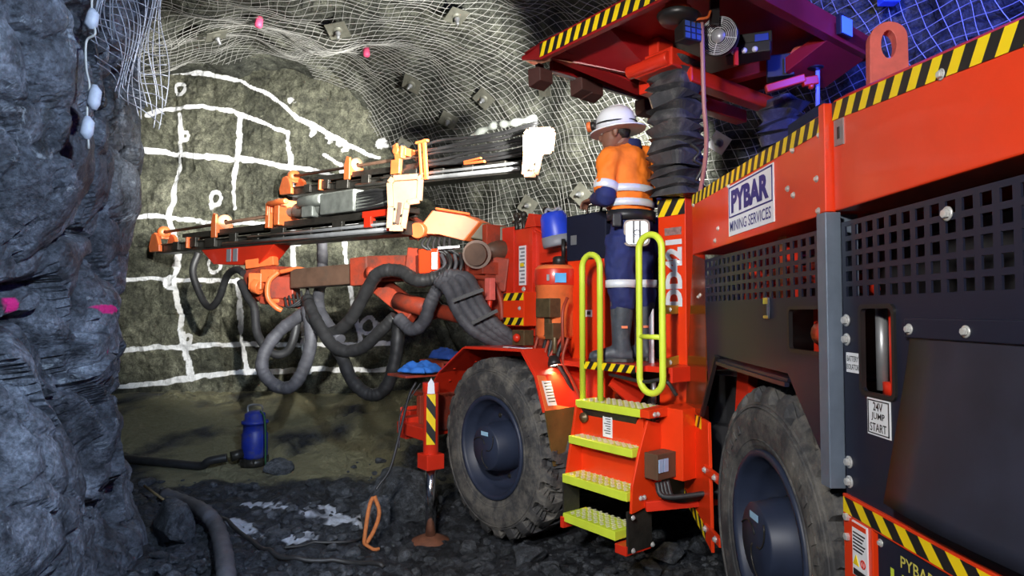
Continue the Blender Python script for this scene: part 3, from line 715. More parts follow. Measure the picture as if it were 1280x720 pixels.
# orange lower guard with hinges
m = MB(); m.poly([S(4.13, 1.09), S(3.64, 1.075), S(3.60, 0.36), S(3.66, 0.38), S(4.13, 0.50)], (0.02, 0, 0)); gd = m.build('front_wheel_guard', ORANGE, rig, 0.003)
hazard('hazard_stripe', S(4.12, 1.015, XS - 0.001), (0, -0.36, 0), (0, 0, 0.068), 9, gd, 0.9)
hazard('hazard_stripe', S(4.12, 0.505, XS - 0.001), (0, -0.42, -0.105), (0, 0, 0.07), 9, gd, -0.9)
m = MB(); m.box(XS - 0.004, XS, 3.96, 4.06, 0.67, 0.83); sk = m.build('sticker', WHITE, gd); m = MB(); m.box(XS - 0.006, XS - 0.003, 3.975, 4.045, 0.685, 0.815); m.build('sticker_print', INK, sk)
text('lettering', 'J', (XS - 0.0065, 4.01, 0.75), (0, -1, 0), (0, 0, 1), 0.09, 0.045, WHITE, sk, 0.02)
for z in (0.80, 0.47):
    m = MB(); m.box(XS - 0.01, XS + 0.012, 3.44, 3.70, z - 0.025, z + 0.025); hg = m.build('hinge', ORANGE, gd, 0.004)
    bolt(S(3.67, z, XS - 0.01), nX, 0.016, hg); bolt(S(3.50, z, XS - 0.01), nX, 0.016, hg)
m = MB(); m.bar((1.3, 3.62, 0.4), (1.3, 3.42, 1.42), 0.16, 0.05, (1, 0, 0)); m.build('chassis_bracket', RED, rig)
# galvanised corner post
m = MB(); m.box(XS - 0.045, XS + 0.01, 2.185, 2.245, 1.10, 2.045); m.box(XS - 0.045, XS + 0.1, 2.24, 2.249, 1.10, 2.045); pz = m.build('corner_post', GALV, rig, 0.003)
m = MB(); m.box(XS - 0.030, XS + 0.01, 2.213, 2.252, 2.05, 2.435); m.build('cover_seam', ORANGE, cf, 0.004)
for z, y in ((1.985, 2.27), (1.72, 2.275), (1.39, 2.27)): bolt(S(y, z), nX, 0.014, pz)

# rear side panel with slot
m = MB(); m.poly([S(2.165, 1.735), S(-1.1, 1.735), S(-1.1, 1.06), S(2.165, 1.06)], (0.006, 0, 0), 0, [rrect(1.965, 1.58, 0.085, 0.135, 0.03, XS)]); rp = m.build('rear_side_panel', NAVY, rig)
ringframe(1.965, 1.58, 0.095, 0.145, 'slot_rim', rp)
for z in (1.672, 1.608, 1.20, 1.135): bolt(S(2.142, z), nX, 0.017, rp)
for z in (1.02, 0.955): bolt(S(2.142, z, XS - 0.006), nX, 0.017, rp)
m = MB(); m.box(XS - 0.003, XS, 2.06, 2.145, 1.50, 1.565); sg = m.build('small_sign', WHITE, rp)
text('lettering', 'BATTERY', (XS - 0.004, 2.1025, 1.546), (0, -1, 0), (0, 0, 1), 0.018, 0.068, INK, sg, 0.002); text('lettering', 'ISOLATOR', (XS - 0.004, 2.1025, 1.519), (0, -1, 0), (0, 0, 1), 0.018, 0.074, INK, sg, 0.002)
m = MB(); m.box(XS - 0.003, XS, 1.905, 2.025, 1.318, 1.432); sg = m.build('small_sign', WHITE, rp)
m = MB()
for y0, y1, z0, z1 in ((1.910, 2.020, 1.323, 1.326), (1.910, 2.020, 1.424, 1.427), (1.910, 1.913, 1.323, 1.427), (2.017, 2.020, 1.323, 1.427)): m.box(XS - 0.005, XS - 0.002, y0, y1, z0, z1)
m.build('sign_border', INK, sg)
for tx, z, wd in (('24V', 1.408, 0.050), ('JUMP', 1.376, 0.070), ('START', 1.344, 0.086)): text('lettering', tx, (XS - 0.004, 1.965, z), (0, -1, 0), (0, 0, 1), 0.026, wd, INK, sg, 0.012)
# hanging rubber flap and its clamp bar
m = MB(); m.box(XS - 0.022, XS, 0.2, 1.80, 1.628, 1.682); cb_ = m.build('clamp_bar', NAVY, rig, 0.003)
for y in (1.775, 1.555, 1.3, 1.05, 0.8): bolt(S(y, 1.652, XS - 0.022), nX, 0.013, cb_)
m = MB(); nyy, nzz = 14, 12; vs = []
for i in range(nyy + 1):
    for j in range(nzz + 1):
        y = 1.79 - 1.6 * i / nyy; t = j / nzz; z = 1.63 - t * (0.462 + 0.02 * i / nyy)
        x = XS - 0.012 - 0.085 * t ** 1.5 - 0.012 * math.sin(i * 0.9) * t; y2 = y + 0.015 * math.sin(t * 3.1) * (i == 0)
        vs.append((x, y2, z))
nn_ = len(vs); vs += [(x + 0.012, y, z) for x, y, z in vs]; fs = []; Wd = nzz + 1
for i in range(nyy):
    for j in range(nzz):
        a = i * Wd + j; fs += [(a, a + 1, a + Wd + 1, a + Wd), (nn_ + a, nn_ + a + Wd, nn_ + a + Wd + 1, nn_ + a + 1)]
for j in range(nzz): fs += [(j, nn_ + j, nn_ + j + 1, j + 1), (nyy * Wd + j, nyy * Wd + j + 1, nn_ + nyy * Wd + j + 1, nn_ + nyy * Wd + j)]
for i in range(nyy): fs += [(i * Wd + nzz, nn_ + i * Wd + nzz, nn_ + (i + 1) * Wd + nzz, (i + 1) * Wd + nzz)]
MB().add(vs, fs, 0, True).build('rubber_flap', FLAP, rig, label='scuffed dark rubber flap')
# lower frame with stripes and board
m = MB(); m.box(XS - 0.012, XS + 0.05, -1.1, 2.168, 1.025, 1.092); m.box(XS - 0.010, XS + 0.03, 2.0, 2.168, 0.5, 1.025); m.box(XS - 0.010, XS + 0.03, -1.1, 2.0, 0.45, 0.55); lf = m.build('lower_frame', ORANGE, rig, 0.003)
hazard('hazard_stripe', S(2.16, 1.033, XS - 0.0125), (0, -2.4, 0), (0, 0, 0.05), 44, lf, -0.9)
m = MB(); m.box(XS - 0.001, XS + 0.02, -1.0, 1.985, 0.55, 1.02); bd = m.build('name_board', NAVY, lf)
text('lettering', 'PYBAR', (XS - 0.002, 1.795, 0.978), (0, -1, 0), (0, 0, 1), 0.034, 0.15, INKY, bd, 0.01)
text('lettering', 'UNIT', (XS - 0.002, 1.79, 0.915), (0, -1, 0), (0, 0, 1), 0.055, 0.26, LIME, bd, 0.03)
for y, z in ((1.97, 0.995), (1.96, 0.80), (1.62, 1.0)): bolt(S(y, z, XS - 0.001), nX, 0.010, bd)
m = MB(); m.box(XS - 0.016, XS - 0.011, 2.02, 2.105, 0.85, 1.022); sg = m.build('warning_label', WHITE, lf)
m = MB(); m.box(XS - 0.018, XS - 0.015, 2.024, 2.101, 1.003, 1.018); m.build('label_header', ORANGE, sg)
m = MB()
for k in range(6): m.box(XS - 0.018, XS - 0.015, 2.03 + 0.008 * (k % 3), 2.098, 0.985 - k * 0.011, 0.989 - k * 0.011)
m.build('label_text', INK, sg); m = MB(); m.box(XS - 0.018, XS - 0.015, 2.03, 2.098, 0.853, 0.872); m.build('label_footer', INK, sg)
m = MB(); m.poly([(XS - 0.018, 2.10, 0.885), (XS - 0.018, 2.066, 0.885), (XS - 0.018, 2.083, 0.917)], (0.003, 0, 0)); m.build('warning_triangle', YEL, sg)
m = MB(); m.lathe([(0.010, 0), (0.014, 0), (0.014, 0.003), (0.010, 0.003), (0.010, 0)], (XS - 0.015, 2.043, 0.900), nX, 20); m.box(XS - 0.018, XS - 0.015, 2.041, 2.045, 0.892, 0.908); m.build('prohibition_mark', RED, sg)

# lifting lug
m = MB(); c0 = at(1112, 95, 2.7)
def lugp(r_w, h, n=14, x=0):
    return [Vector((c0.x + r_w * math.cos(a), c0.y, c0.z + h + r_w * math.sin(a))) for a in [math.pi * k / n for k in range(n + 1)]]
base = Vector((c0.x, c0.y, c0.z - 0.22)); o_ = [base + Vector((0.078, 0, 0))] + lugp(0.074, 0.165) + [base - Vector((0.078, 0, 0))]
hl = [Vector((c0.x + 0.03 * math.cos(2 * math.pi * k / 18), c0.y, c0.z + 0.14 + 0.062 * math.sin(2 * math.pi * k / 18))) for k in range(18)]
MT = Matrix.Translation(c0) @ Matrix.Rotation(math.radians(-14), 4, 'Z') @ Matrix.Translation(-c0); m.T = MT
m.poly(o_, (0, 0.06, 0), 0, [hl]); m.build('lifting_lug', PINK, rig, 0.004)

# ---------------------------------------------------------------- wheels
def wheel(name, c, ax, R, wd, turn, lugs=24):
    """c centre of outer sidewall plane, ax outward axis"""
    c = Vector(c); ax = Vector(ax).normalized(); n = lugs * 12
    x = Vector((0, 0, 1)); x = (x - ax * x.dot(ax)).normalized(); y = ax.cross(x); hw = wd / 2; cc = c - ax * hw
    prof = [(0.385, hw - 0.045), (0.40, hw - 0.02), (0.42, hw - 0.006), (0.47, hw + 0.004), (0.53, hw + 0.008), (0.57, hw + 0.003), (0.600, hw - 0.008), (0.606, hw - 0.006), (0.615, hw - 0.012), (0.640, hw - 0.018), (0.662, hw - 0.026), (0.684, hw - 0.045)]
    mid = [(0.690, hw - 0.06), (0.694, hw * 0.55), (0.696, hw * 0.25), (0.696, 0.0)]
    full = prof + mid + [(r, -h) for r, h in reversed(mid[:-1])] + [(r, -h) for r, h in reversed(prof)]
    vs = []; fs = []; nP = len(full)
    for i, (r, h) in enumerate(full):
        for k in range(n):
            a = 2 * math.pi * k / n + turn; rr = r * R / 0.696
            q = min(1.0, abs(h) / hw); phs = (k / 12.0 + (0.5 if h < 0 else 0) + 0.55 * (1 - q) ** 1.5 + 0.10 * math.sin(3 * (1 - q))) % 1.0
            if r > 0.615 and 0.0 < q:
                dep = 0.0
                if phs < 0.42 and q > 0.14: dep = 0.052 if r > 0.65 else 0.030
                if r < 0.66 and dep: dep *= 0.8
                rr -= dep; 
                h2 = h - math.copysign(dep * 0.8, h) if q > 0.7 else h + (math.copysign(0.012, h) if q > 0.7 else 0)
            else: h2 = h
            vs.append(cc + ax * h2 + (x * math.cos(a) + y * math.sin(a)) * rr)
    for i in range(nP - 1):
        for k in range(n):
            k2 = (k + 1) % n; fs.append((i * n + k, i * n + k2, (i + 1) * n + k2, (i + 1) * n + k))
    w_ = MB().add(vs, fs, 0, False); 
    ty = w_.build(name, RUB, rig)
    for p in ty.data.polygons: p.use_smooth = False
    m = MB(); s_ = R / 0.696
    m.lathe([(0.395 * s_, -0.03), (0.402 * s_, -0.012), (0.392 * s_, 0.0), (0.372 * s_, -0.002), (0.362 * s_, -0.02), (0.352 * s_, -0.06), (0.335 * s_, -0.075), (0.325 * s_, -0.10), (0.312 * s_, -0.185), (0.27 * s_, -0.20), (0.19, -0.20), (0.0, -0.20)], c, ax, 56)
    rm = m.build('rim', RIMM, ty)
    m = MB(); m.lathe([(0.19, -0.20), (0.187, -0.06), (0.178, -0.045), (0.168, 0.028), (0.160, 0.036), (0.02, 0.040), (0.0, 0.040)], c, ax, 40); hb_ = m.build('hub', RIMM, ty)
    for k in range(12):
        a = 2 * math.pi * k / 12; p = c - ax * 0.20 + (x * math.cos(a) + y * math.sin(a)) * 0.245; bolt(p, ax, 0.016, ty, 'wheel_nut', STEELD)
    m = MB()     # moulded ribs on the sidewall
    for rr in (0.445, 0.592): m.lathe([(rr * s_ - 0.003, 0.0), (rr * s_, 0.010), (rr * s_ + 0.003, 0.0)], c - ax * 0.003, ax, 64)
    for k in range(46):
        a = 2 * math.pi * k / 46
        if 0.5 < (a % 2.1) < 1.5:
            e = (x * math.cos(a) + y * math.sin(a)); tn = (-x * math.sin(a) + y * math.cos(a)); p = c + ax * 0.005 + e * 0.515 * s_
            q = [p - tn * 0.017 - e * 0.02, p + tn * 0.010 - e * 0.02, p + tn * 0.017 + e * 0.02, p - tn * 0.010 + e * 0.02]; m.poly(q, ax * 0.007)
    m.build('sidewall_moulding', RUB, ty)
    m = MB(); m.poly([c + ax * 0.041 + x * 0.095 - y * 0.045, c + ax * 0.041 + x * 0.095 + y * 0.045, c + ax * 0.041 + x * 0.125 + y * 0.045, c + ax * 0.041 + x * 0.125 - y * 0.045], ax * 0.002); m.build('hub_sticker', mat('pale_blue_sticker', (0.35, 0.6, 0.8), 0.4) if 'pale_blue_sticker' not in MATS else MATS['pale_blue_sticker'], ty)
    m = MB()
    for k in range(3):
        a0 = 2.1 * k
        m.path([c + ax * 0.041 + (x * math.cos(a0 + t * 1.3) + y * math.sin(a0 + t * 1.3)) * (0.03 + 0.12 * t) for t in [i / 8 for i in range(9)]], 0.004, 6)
    m.build('hub_groove', STEELD, ty)
    return ty
wheel('rear_wheel', (1.146, 2.86, 0.685), (-1, 0, 0), 0.69, 0.38, 0.1)
wheel('front_wheel', F(2.48, -1.10, 0.66), -RV, 0.69, 0.40, 0.2)
m = MB(); m.tube((1.5, 2.86, 0.685), (3.3, 2.86, 0.685), 0.16, 20); m.build('rear_axle', DARK, rig)
m = MB(T=MF); m.tube((-0.8, 2.48, 0.66), (1.0, 2.48, 0.66), 0.16, 20); m.build('front_axle', DARK, rig)
# ---------------------------------------------------------------- front carrier (local x = b to the right, y = a forward)
def LB(): return MB(T=MF)
m = LB(); m.box(-0.55, 0.75, -0.2, 3.5, 0.45, 1.0); m.box(-0.45, 0.75, 0.3, 2.4, 1.0, 1.30); front_body = m.build('front_chassis', DARK, rig)
m = LB(); m.box(-0.62, -0.55, 1.62, 3.45, 0.55, 1.12); m.build('chassis_side', RUSTY, rig)
# fender over the front wheel: plates following the arch
fo = [(3.33, 0.93), (3.33, 0.99), (3.14, 1.20), (2.76, 1.425), (2.02, 1.435), (1.865, 1.265), (1.775, 1.03)]
m = LB()
for i in range(len(fo) - 1):
    (a0, z0), (a1, z1) = fo[i], fo[i + 1]; d = Vector((0, a1 - a0, z1 - z0)).normalized(); n = Vector((0, -d.z, d.y))
    if n.z < 0 and i not in (0,): n = -n
    q = [Vector((-1.14, a0, z0)), Vector((-0.62, a0, z0)), Vector((-0.62, a1, z1)), Vector((-1.14, a1, z1))]
    m.poly(q, -n * 0.012 if i else Vector((0, 0.012, 0)))
fen = m.build('front_fender', RED, rig, 0.003)
m = LB()   # inner web between arch and chassis, seen through the opening
m.poly([(-0.62, a, z) for a, z in fo[1:]] + [(-0.62, 1.775, 0.9), (-0.62, 3.33, 0.9)], (0.012, 0, 0)); m.build('fender_web', RED, fen)
m = LB()   # side lip
for i in range(1, len(fo) - 1):
    (a0, z0), (a1, z1) = fo[i], fo[i + 1]; m.bar((-1.14, a0, z0 - 0.012), (-1.14, a1, z1 - 0.012), 0.012, 0.03, (1, 0, 0))
m.build('fender_lip', RED, fen)
for a, z, b in ((3.2, 1.10, -1.0), (3.2, 1.10, -0.85), (3.05, 1.215, -1.05), (2.95, 1.275, -0.9)):
    bolt(MF @ Vector((b, a, z)), MF.to_3x3() @ Vector((0, 0.6, 0.8)), 0.010, fen, 'bolt', RED)
# rear fender plate glowing under its lamp
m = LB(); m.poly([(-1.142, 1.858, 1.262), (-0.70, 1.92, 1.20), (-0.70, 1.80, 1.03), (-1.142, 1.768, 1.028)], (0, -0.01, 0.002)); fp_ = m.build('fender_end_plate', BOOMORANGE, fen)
m = LB(); m.poly([(-1.115, 1.838, 1.225), (-1.03, 1.845, 1.218), (-1.03, 1.778, 1.058), (-1.115, 1.770, 1.062)], (0, -0.004, 0)); sl_ = m.build('sticker', WHITE, fp_)
m = LB()
for k in range(7): m.box(-1.105, -1.045 + 0.01 * (k % 2), 1.820 - 0.0078 * k, 1.822 - 0.0078 * k, 1.205 - k * 0.02, 1.211 - k * 0.02)
m.build('sticker_print', INK, sl_)
m = LB(); m.box(-1.10, -1.02, 2.05, 2.30, 1.436, 1.440); sl_ = m.build('sticker', WHITE, fen); m = LB(); m.box(-1.08, -1.04, 2.09, 2.26, 1.4402, 1.4412); m.build('sticker_print', INKB, sl_)
m = LB(); m.poly([(-1.145, 1.775, 1.03), (-0.66, 1.80, 1.03), (-0.66, 1.86, 0.62), (-1.00, 1.86, 0.62), (-1.02, 1.83, 0.63)], (0, -0.012, 0)); m.build('mud_flap', BROWNF, rig, label='brown rubber mud flap')
# fender lamp
lc = MF @ Vector((-0.97, 1.87, 1.345)); ld = (MF.to_3x3() @ Vector((-0.05, -0.38, -0.92))).normalized()
m = MB(); m.lathe([(0.0, -0.05), (0.03, -0.045), (0.048, 0.0), (0.05, 0.03), (0.044, 0.03), (0.04, 0.01)], lc, ld, 20); m.tube(lc - ld * 0.04, lc - ld * 0.04 + Vector((0, 0, -0.05)), 0.012, 8); fl = m.build('fender_lamp', BLK, rig)
m = MB(); m.lathe([(0, 0.012), (0.04, 0.012), (0.04, 0.016), (0, 0.022)], lc, ld, 20); m.build('lamp_lens', LEDW, fl)
lamp('fender_lamp_light', 'SPOT', lc + ld * 0.03, 17, (1.0, 0.72, 0.38), lc + ld, 0.025, 95, 0.7)

# steps
def tread(a0, a1, b0, b1, z, th, name, parent, teeth=True):
    m = LB(); m.box(b0, b1, a0, a1, z - th, z); st = m.build(name, LIME, parent, 0.004)
    if teeth:
        t = LB(); k = 0; a = a0 + 0.03
        while a < a1 - 0.03:
            for j in range(4):
                b = b0 + 0.02 + j * (b1 - b0 - 0.04) / 3.4 + (0.02 if k % 2 else 0); t.hexa([(b, a, z), (b + 0.030, a, z), (b + 0.030, a + 0.012, z), (b, a + 0.012, z), (b + 0.004, a + 0.002, z + 0.004), (b + 0.026, a + 0.002, z + 0.004), (b + 0.026, a + 0.010, z + 0.004), (b + 0.004, a + 0.010, z + 0.004)])
            a += 0.026; k += 1
        t.build('grip_teeth', mat('worn_grip', (0.72, 0.70, 0.50), 0.5, 0.3) if 'worn_grip' not in MATS else MATS['worn_grip'], st)
    return st
ladder = LB()
ladder.poly([(-1.13, 1.03, 0.52), (-0.86, 1.03, 0.56), (-0.86, 1.03, 1.02), (-0.98, 1.03, 1.05), (-1.06, 1.03, 0.86), (-1.12, 1.03, 0.68)], (0, -0.02, 0))
ladder.box(-0.98, -0.95, 1.05, 1.60, 0.62, 1.07); ladder.poly([(-1.12, 1.585, 0.60), (-0.9, 1.585, 0.60), (-0.9, 1.585, 1.10), (-1.02, 1.585, 1.08)], (0, 0.02, 0))
ladder.box(-0.86, -0.60, 0.85, 1.03, 0.70, 1.12)
st = ladder.build('access_ladder', ORANGE, rig, 0.004)
tread(1.03, 1.59, -1.15, -0.93, 0.645, 0.055, 'step', st); tread(1.04, 1.595, -1.09, -0.90, 0.885, 0.05, 'step', st)
tread(1.03, 1.60, -1.02, -0.80, 1.115, 0.05, 'step', st)
s4 = tread(1.125, 1.585, -1.15, -0.94, 0.395, 0.055, 'step', st)
m = LB(); m.poly([(-1.14, 1.045, 0.29), (-0.93, 1.045, 0.29), (-0.93, 1.045, 0.545), (-1.14, 1.045, 0.53)], (0, -0.015, 0)); m.build('rubber_hanger', STEELD, st); m = LB(); m.poly([(-1.14, 1.585, 0.29), (-1.0, 1.585, 0.29), (-1.0, 1.585, 0.60), (-1.14, 1.585, 0.60)], (0, 0.012, 0)); m.build('rubber_hanger', STEELD, st)
m = LB(); m.box(-1.152, -0.93, 1.035, 1.125, 0.275, 0.33); m.build('step_bracket', RED, st, 0.003); m = LB(); m.box(-1.16, -0.94, 1.57, 1.60, 0.30, 0.37); m.build('step_bracket', RED, st, 0.003)
m = LB(); m.poly([(-1.03, 1.03, 1.07), (-0.80, 1.03, 1.07), (-0.80, 1.03, 1.11), (-0.86, 1.03, 1.13), (-1.03, 1.03, 1.118)], (0, -0.07, 0)); m.build('step_bracket', ORANGE, st, 0.003)
m = LB(); m.poly([(-1.0, 1.08, 1.065), (-1.0, 1.57, 1.065), (-0.97, 1.55, 0.99), (-0.97, 1.12, 0.99)], (0.02, 0, 0)); m.build('step_shadow_plate', STEELD, st)  # dark plate put in as the shade under the top step
for b, a, z in ((-1.12, 1.01, 0.50), (-0.95, 1.01, 0.53), (-1.12, 1.01, 0.31), (-0.95, 1.01, 0.31), (-1.05, 1.01, 0.60), (-1.02, 1.01, 0.60), (-0.95, 0.96, 1.09), (-0.98, 0.96, 1.09)): bolt(MF @ Vector((b, a, z)), -UV, 0.013, st)
m = LB(); m.lathe([(0, 0), (0.034, 0), (0.034, 0.02), (0.018, 0.02), (0.018, 0.03), (0, 0.03)], (-0.985, 1.545, 1.0), (-1, 0, 0), 16); m.build('pivot_boss', BRASS, st)
m = LB(); m.box(-0.986, -0.981, 1.30, 1.38, 0.90, 1.045); wl = m.build('sticker', WHITE, st); m = LB()
for k in range(8): m.box(-0.988, -0.985, 1.312, 1.368 - 0.012 * (k % 3), 1.028 - 0.015 * k, 1.033 - 0.015 * k)
m.build('sticker_print', INK, wl)
# connector box and hoses by the ladder
m = LB(); m.box(-1.03, -0.86, 0.90, 1.0, 0.72, 0.87); jb = m.build('connector_box', mat('muddy_box', (0.10, 0.055, 0.03), 0.6, dirt=0.5), rig, 0.004)
m = LB()
for b in (-1.02, -0.975): m.box(b, b + 0.038, 0.894, 0.902, 0.765, 0.84)
m.build('connector_cover', mat('pale_blue_cap', (0.35, 0.50, 0.72), 0.5), jb)
for k in range(4):
    p0 = MF @ Vector((-1.0 + 0.03 * k, 0.93, 0.70)); p3_ = MF @ Vector((-0.55, 0.45 + 0.04 * k, 0.72 - 0.03 * k))
    m = MB(); m.path(smoothpts([p0, p0 + Vector((0.04, -0.04, -0.07 - 0.01 * k)), (p0 + p3_) / 2 + Vector((0, 0, -0.05)), p3_]), 0.016, 8); m.build('hydraulic_hose', RUBH, rig)
m = LB(); m.bar((-1.02, 1.0, 0.55), (-0.45, 0.62, 0.60), 0.03, 0.06); m.build('ladder_link', RED, rig, 0.004)

# platform
m = LB(); m.poly([(-0.95, 1.13, 1.325), (-0.95, 1.90, 1.325), (-0.15, 1.90, 1.325), (-0.15, 0.93, 1.325), (-0.85, 0.93, 1.325), (-0.85, 1.13, 1.325)], (0, 0, 0.037)); m.box(-0.85, -0.6, 0.93, 0.95, 1.27, 1.33); pf = m.build('platform', RED, rig, 0.004)
hazard('hazard_stripe', MF @ Vector((-0.952, 1.60, 1.318)), UV * -0.468, (0, 0, 0.05), 12, pf, 0.9)
m = LB(); m.bar((-0.80, 1.45, 1.27), (-0.62, 1.38, 1.10), 0.16, 0.02, (0, 1, 0)); m.build('platform_brace', RED, pf)
m = LB(); m.path(smoothpts([(-0.9, 1.4, 1.29), (-0.92, 1.1, 1.27), (-0.9, 0.95, 1.29), (-0.85, 0.90, 1.20)]), 0.012, 8); m.build('cable', RUBH, rig)
# handrails
def rail(pts, name, r=0.021, k=8, closed=False):
    m = LB(); m.path(pts, r, 12, closed=closed); return m.build(name, LIME, rig)
def archpts(b, a_l, a_r, zb_l, zb_r, zt):
    ca = (a_l + a_r) / 2; rr = abs(a_l - a_r) / 2; sg_ = 1 if a_l > a_r else -1
    return [(b, a_l, zb_l)] + [(b, ca + sg_ * rr * math.cos(math.pi * i / 12), zt - rr + rr * math.sin(math.pi * i / 12)) for i in range(13)] + [(b, a_r, zb_r)]
rail(archpts(-0.95, 1.602, 1.435, 1.11, 1.10, 2.085), 'handrail')
ca, rr = 1.03, 0.090
lp_ = [(-0.925, ca + rr * math.cos(math.pi * i / 12), 2.085 + rr * math.sin(math.pi * i / 12)) for i in range(13)] + [(-0.925, ca - rr * math.cos(math.pi * i / 12), 1.295 - rr * math.sin(math.pi * i / 12)) for i in range(13)]
hr = rail(lp_, 'handrail', closed=True)
m = LB(); m.tube((-0.925, ca + rr, 1.548), (-0.925, ca - rr, 1.548), 0.016, 12); m.build('crossbar', LIME, hr)
for z in (1.715, 1.39):
    m = LB(); m.bar((-0.925, 0.935, z), (-0.585, 1.09, z), 0.012, 0.055); br = m.build('rail_bracket', LIME, hr, 0.003); bolt(MF @ Vector((-0.80, 0.985, z)), -RV, 0.013, br)
# model post with bellows column
m = LB(); m.box(-0.59, -0.38, 1.02, 1.242, 0.78, 2.455); po = m.build('canopy_post', ORANGE, rig, 0.004)
hazard('hazard_stripe', MF @ Vector((-0.593, 1.240, 2.335)), UV * -0.218, (0, 0, 0.115), 4, po, 1.35)
m = LB(); m.box(-0.595, -0.590, 1.05, 1.185, 2.205, 2.255); m.build('worn_label', mat('faded_label', (0.26, 0.15, 0.14), 0.6, scale=40, var=0.4), po)
text('lettering', 'DD421', MF @ Vector((-0.592, 1.115, 1.955)), (0, 0, 1), UV, 0.135, 0.44, SILV, po, 0.06, label='silver upright model number')
m = LB(); m.box(-0.61, -0.36, 1.0, 1.26, 0.95, 0.98); m.build('post_joint', RED, po)
m = LB(); m.tube((-0.64, 1.25, 0.95), (-0.64, 1.25, 1.22), 0.012, 8); m.tube((-0.64, 1.25, 1.1), (-0.64, 1.25, 1.24), 0.018, 10); m.build('gas_strut', STEEL, rig)
def bellows(name, b, a, z0, z1, w0, w1, nf):
    """square concertina boot: pleats bulge out, slightly sagging"""
    m = LB(); secs = []; N = nf * 2
    for i in range(N + 1):
        t = i / N; z = z0 + (z1 - z0) * (t ** 1.3); wv = (w0 + (w1 - w0) * t) * (1.0 if i % 2 else 0.74)
        sh = 0.012 * math.sin(i * 1.7); secs.append(((b + sh, a + 0.01 * math.cos(i * 2.3), z), (wv, 0, 0.022 * math.sin(i * 2.1)), (0, wv, 0.020 * math.cos(i * 1.3))))
    m.loft(secs, 24, 0, False, 5.0)
    return m.build(name, BELL, rig)
bellows('bellows', -0.56, 1.11, 2.46, 3.38, 0.158, 0.155, 15)
bellows('bellows', 0.40, 0.90, 2.46, 3.22, 0.15, 0.15, 16)

# operator console
m = LB(); m.box(-0.72, 0.10, 1.62, 2.0, 1.0, 2.08); cn = m.build('control_console', ORANGE, rig, 0.006)
m = LB(); m.box(-0.72, 0.05, 1.60, 2.01, 2.08, 2.42); cbx = m.build('control_box', NAVY, cn, 0.008)
m = LB(); m.path(smoothpts([(-0.65, 1.72, 2.42), (-0.65, 1.72, 2.48), (-0.65, 1.85, 2.48), (-0.65, 1.85, 2.42)], 6), 0.009, 8); m.build('box_handle', STEELD, cbx); m = LB(); m.path(smoothpts([(-0.5, 1.62, 2.42), (-0.52, 1.60, 2.50), (-0.50, 1.66, 2.47)], 6), 0.008, 8); m.build('box_handle', STEELD, cbx)
m = LB(); m.box(-0.723, -0.719, 1.90, 1.96, 2.20, 2.27); m.build('plate_label', STEEL, cbx)
m = LB(); m.box(-0.725, -0.719, 1.74, 1.83, 1.665, 1.715); wl = m.build('sticker', WHITE, cn); m = LB(); m.box(-0.728, -0.724, 1.752, 1.785, 1.68, 1.705); m.build('sticker_print', INK, wl)
m = LB()
for k in range(4): m.tube((-0.45 + 0.12 * k, 1.75, 2.42), (-0.45 + 0.12 * k, 1.72, 2.52), 0.008, 8); m.ball((-0.45 + 0.12 * k, 1.72, 2.53), 0.018, n=10)
m.build('control_lever', BLK, cn)
m = LB(); m.box(-0.30, -0.24, 1.27, 1.6, 1.0, 2.1); m.build('seat_back_panel', DARK, rig)
m = LB(); m.poly([(-0.66, 1.27, 1.362), (-0.66, 1.235, 1.362), (-0.66, 1.235, 1.72), (-0.66, 1.27, 1.66)], (0.01, 0, 0)); m.build('white_tube', WHITE, rig)

# accumulator tank and the valve cluster beneath
c = MF @ Vector((-0.78, 2.07, 0))
m = MB(); m.lathe([(0, 1.50), (0.13, 1.50), (0.145, 1.53), (0.145, 1.885), (0.15, 1.89), (0.15, 2.03), (0.125, 2.05), (0, 2.055)], c, (0, 0, 1), 32); tk = m.build('accumulator', BOOMORANGE, rig)
m = MB(); m.lathe([(0.153, 1.90), (0.155, 1.905), (0.155, 2.015), (0.153, 2.02)], c, (0, 0, 1), 32); m.build('tank_band', RED, tk)
m = MB(); m.lathe([(0, 2.05), (0.05, 2.05), (0.05, 2.11), (0.035, 2.12), (0, 2.12)], c + Vector((0.03, 0, 0)), (0, 0, 1), 16); m.tube(c + Vector((0.06, -0.02, 2.1)), c + Vector((0.06, -0.02, 2.25)), 0.016, 10); m.build('tank_cap', BLK, tk)
dv = (Vector((0, 0, 0)) - Vector((c.x, c.y, 0))).normalized(); sd = dv.cross(Vector((0, 0, 1)))
def tangplate(ofs, z0, z1, hw, mm, nm, r=0.152, par=None):
    d2 = (dv + sd * ofs).normalized(); s2 = d2.cross(Vector((0, 0, 1))); p = c + d2 * r
    m = MB(); m.poly([p - s2 * hw + Vector((0, 0, z0)), p + s2 * hw + Vector((0, 0, z0)), p + s2 * hw + Vector((0, 0, z1)), p - s2 * hw + Vector((0, 0, z1))], d2 * 0.008); return m.build(nm, mm, par or tk)
tangplate(-0.25, 1.915, 1.985, 0.042, mat('sky_label', (0.12, 0.45, 0.85), 0.4), 'blue_label', 0.155)
tangplate(0.35, 1.93, 1.975, 0.010, STEEL, 'band_clamp', 0.155)
m = LB(); m.box(-0.95, -0.82, 1.94, 2.10, 1.66, 1.80); m.box(-0.93, -0.84, 1.93, 2.02, 1.50, 1.62); m.box(-0.92, -0.84, 1.98, 2.08, 1.52, 1.68)
for k in range(4): m.tube((-0.92 + 0.02 * k, 1.92 + 0.04 * k, 1.40), (-0.92 + 0.02 * k, 1.92 + 0.04 * k, 1.52), 0.018, 10)
vb = m.build('valve_block', BRASS, rig, 0.006)
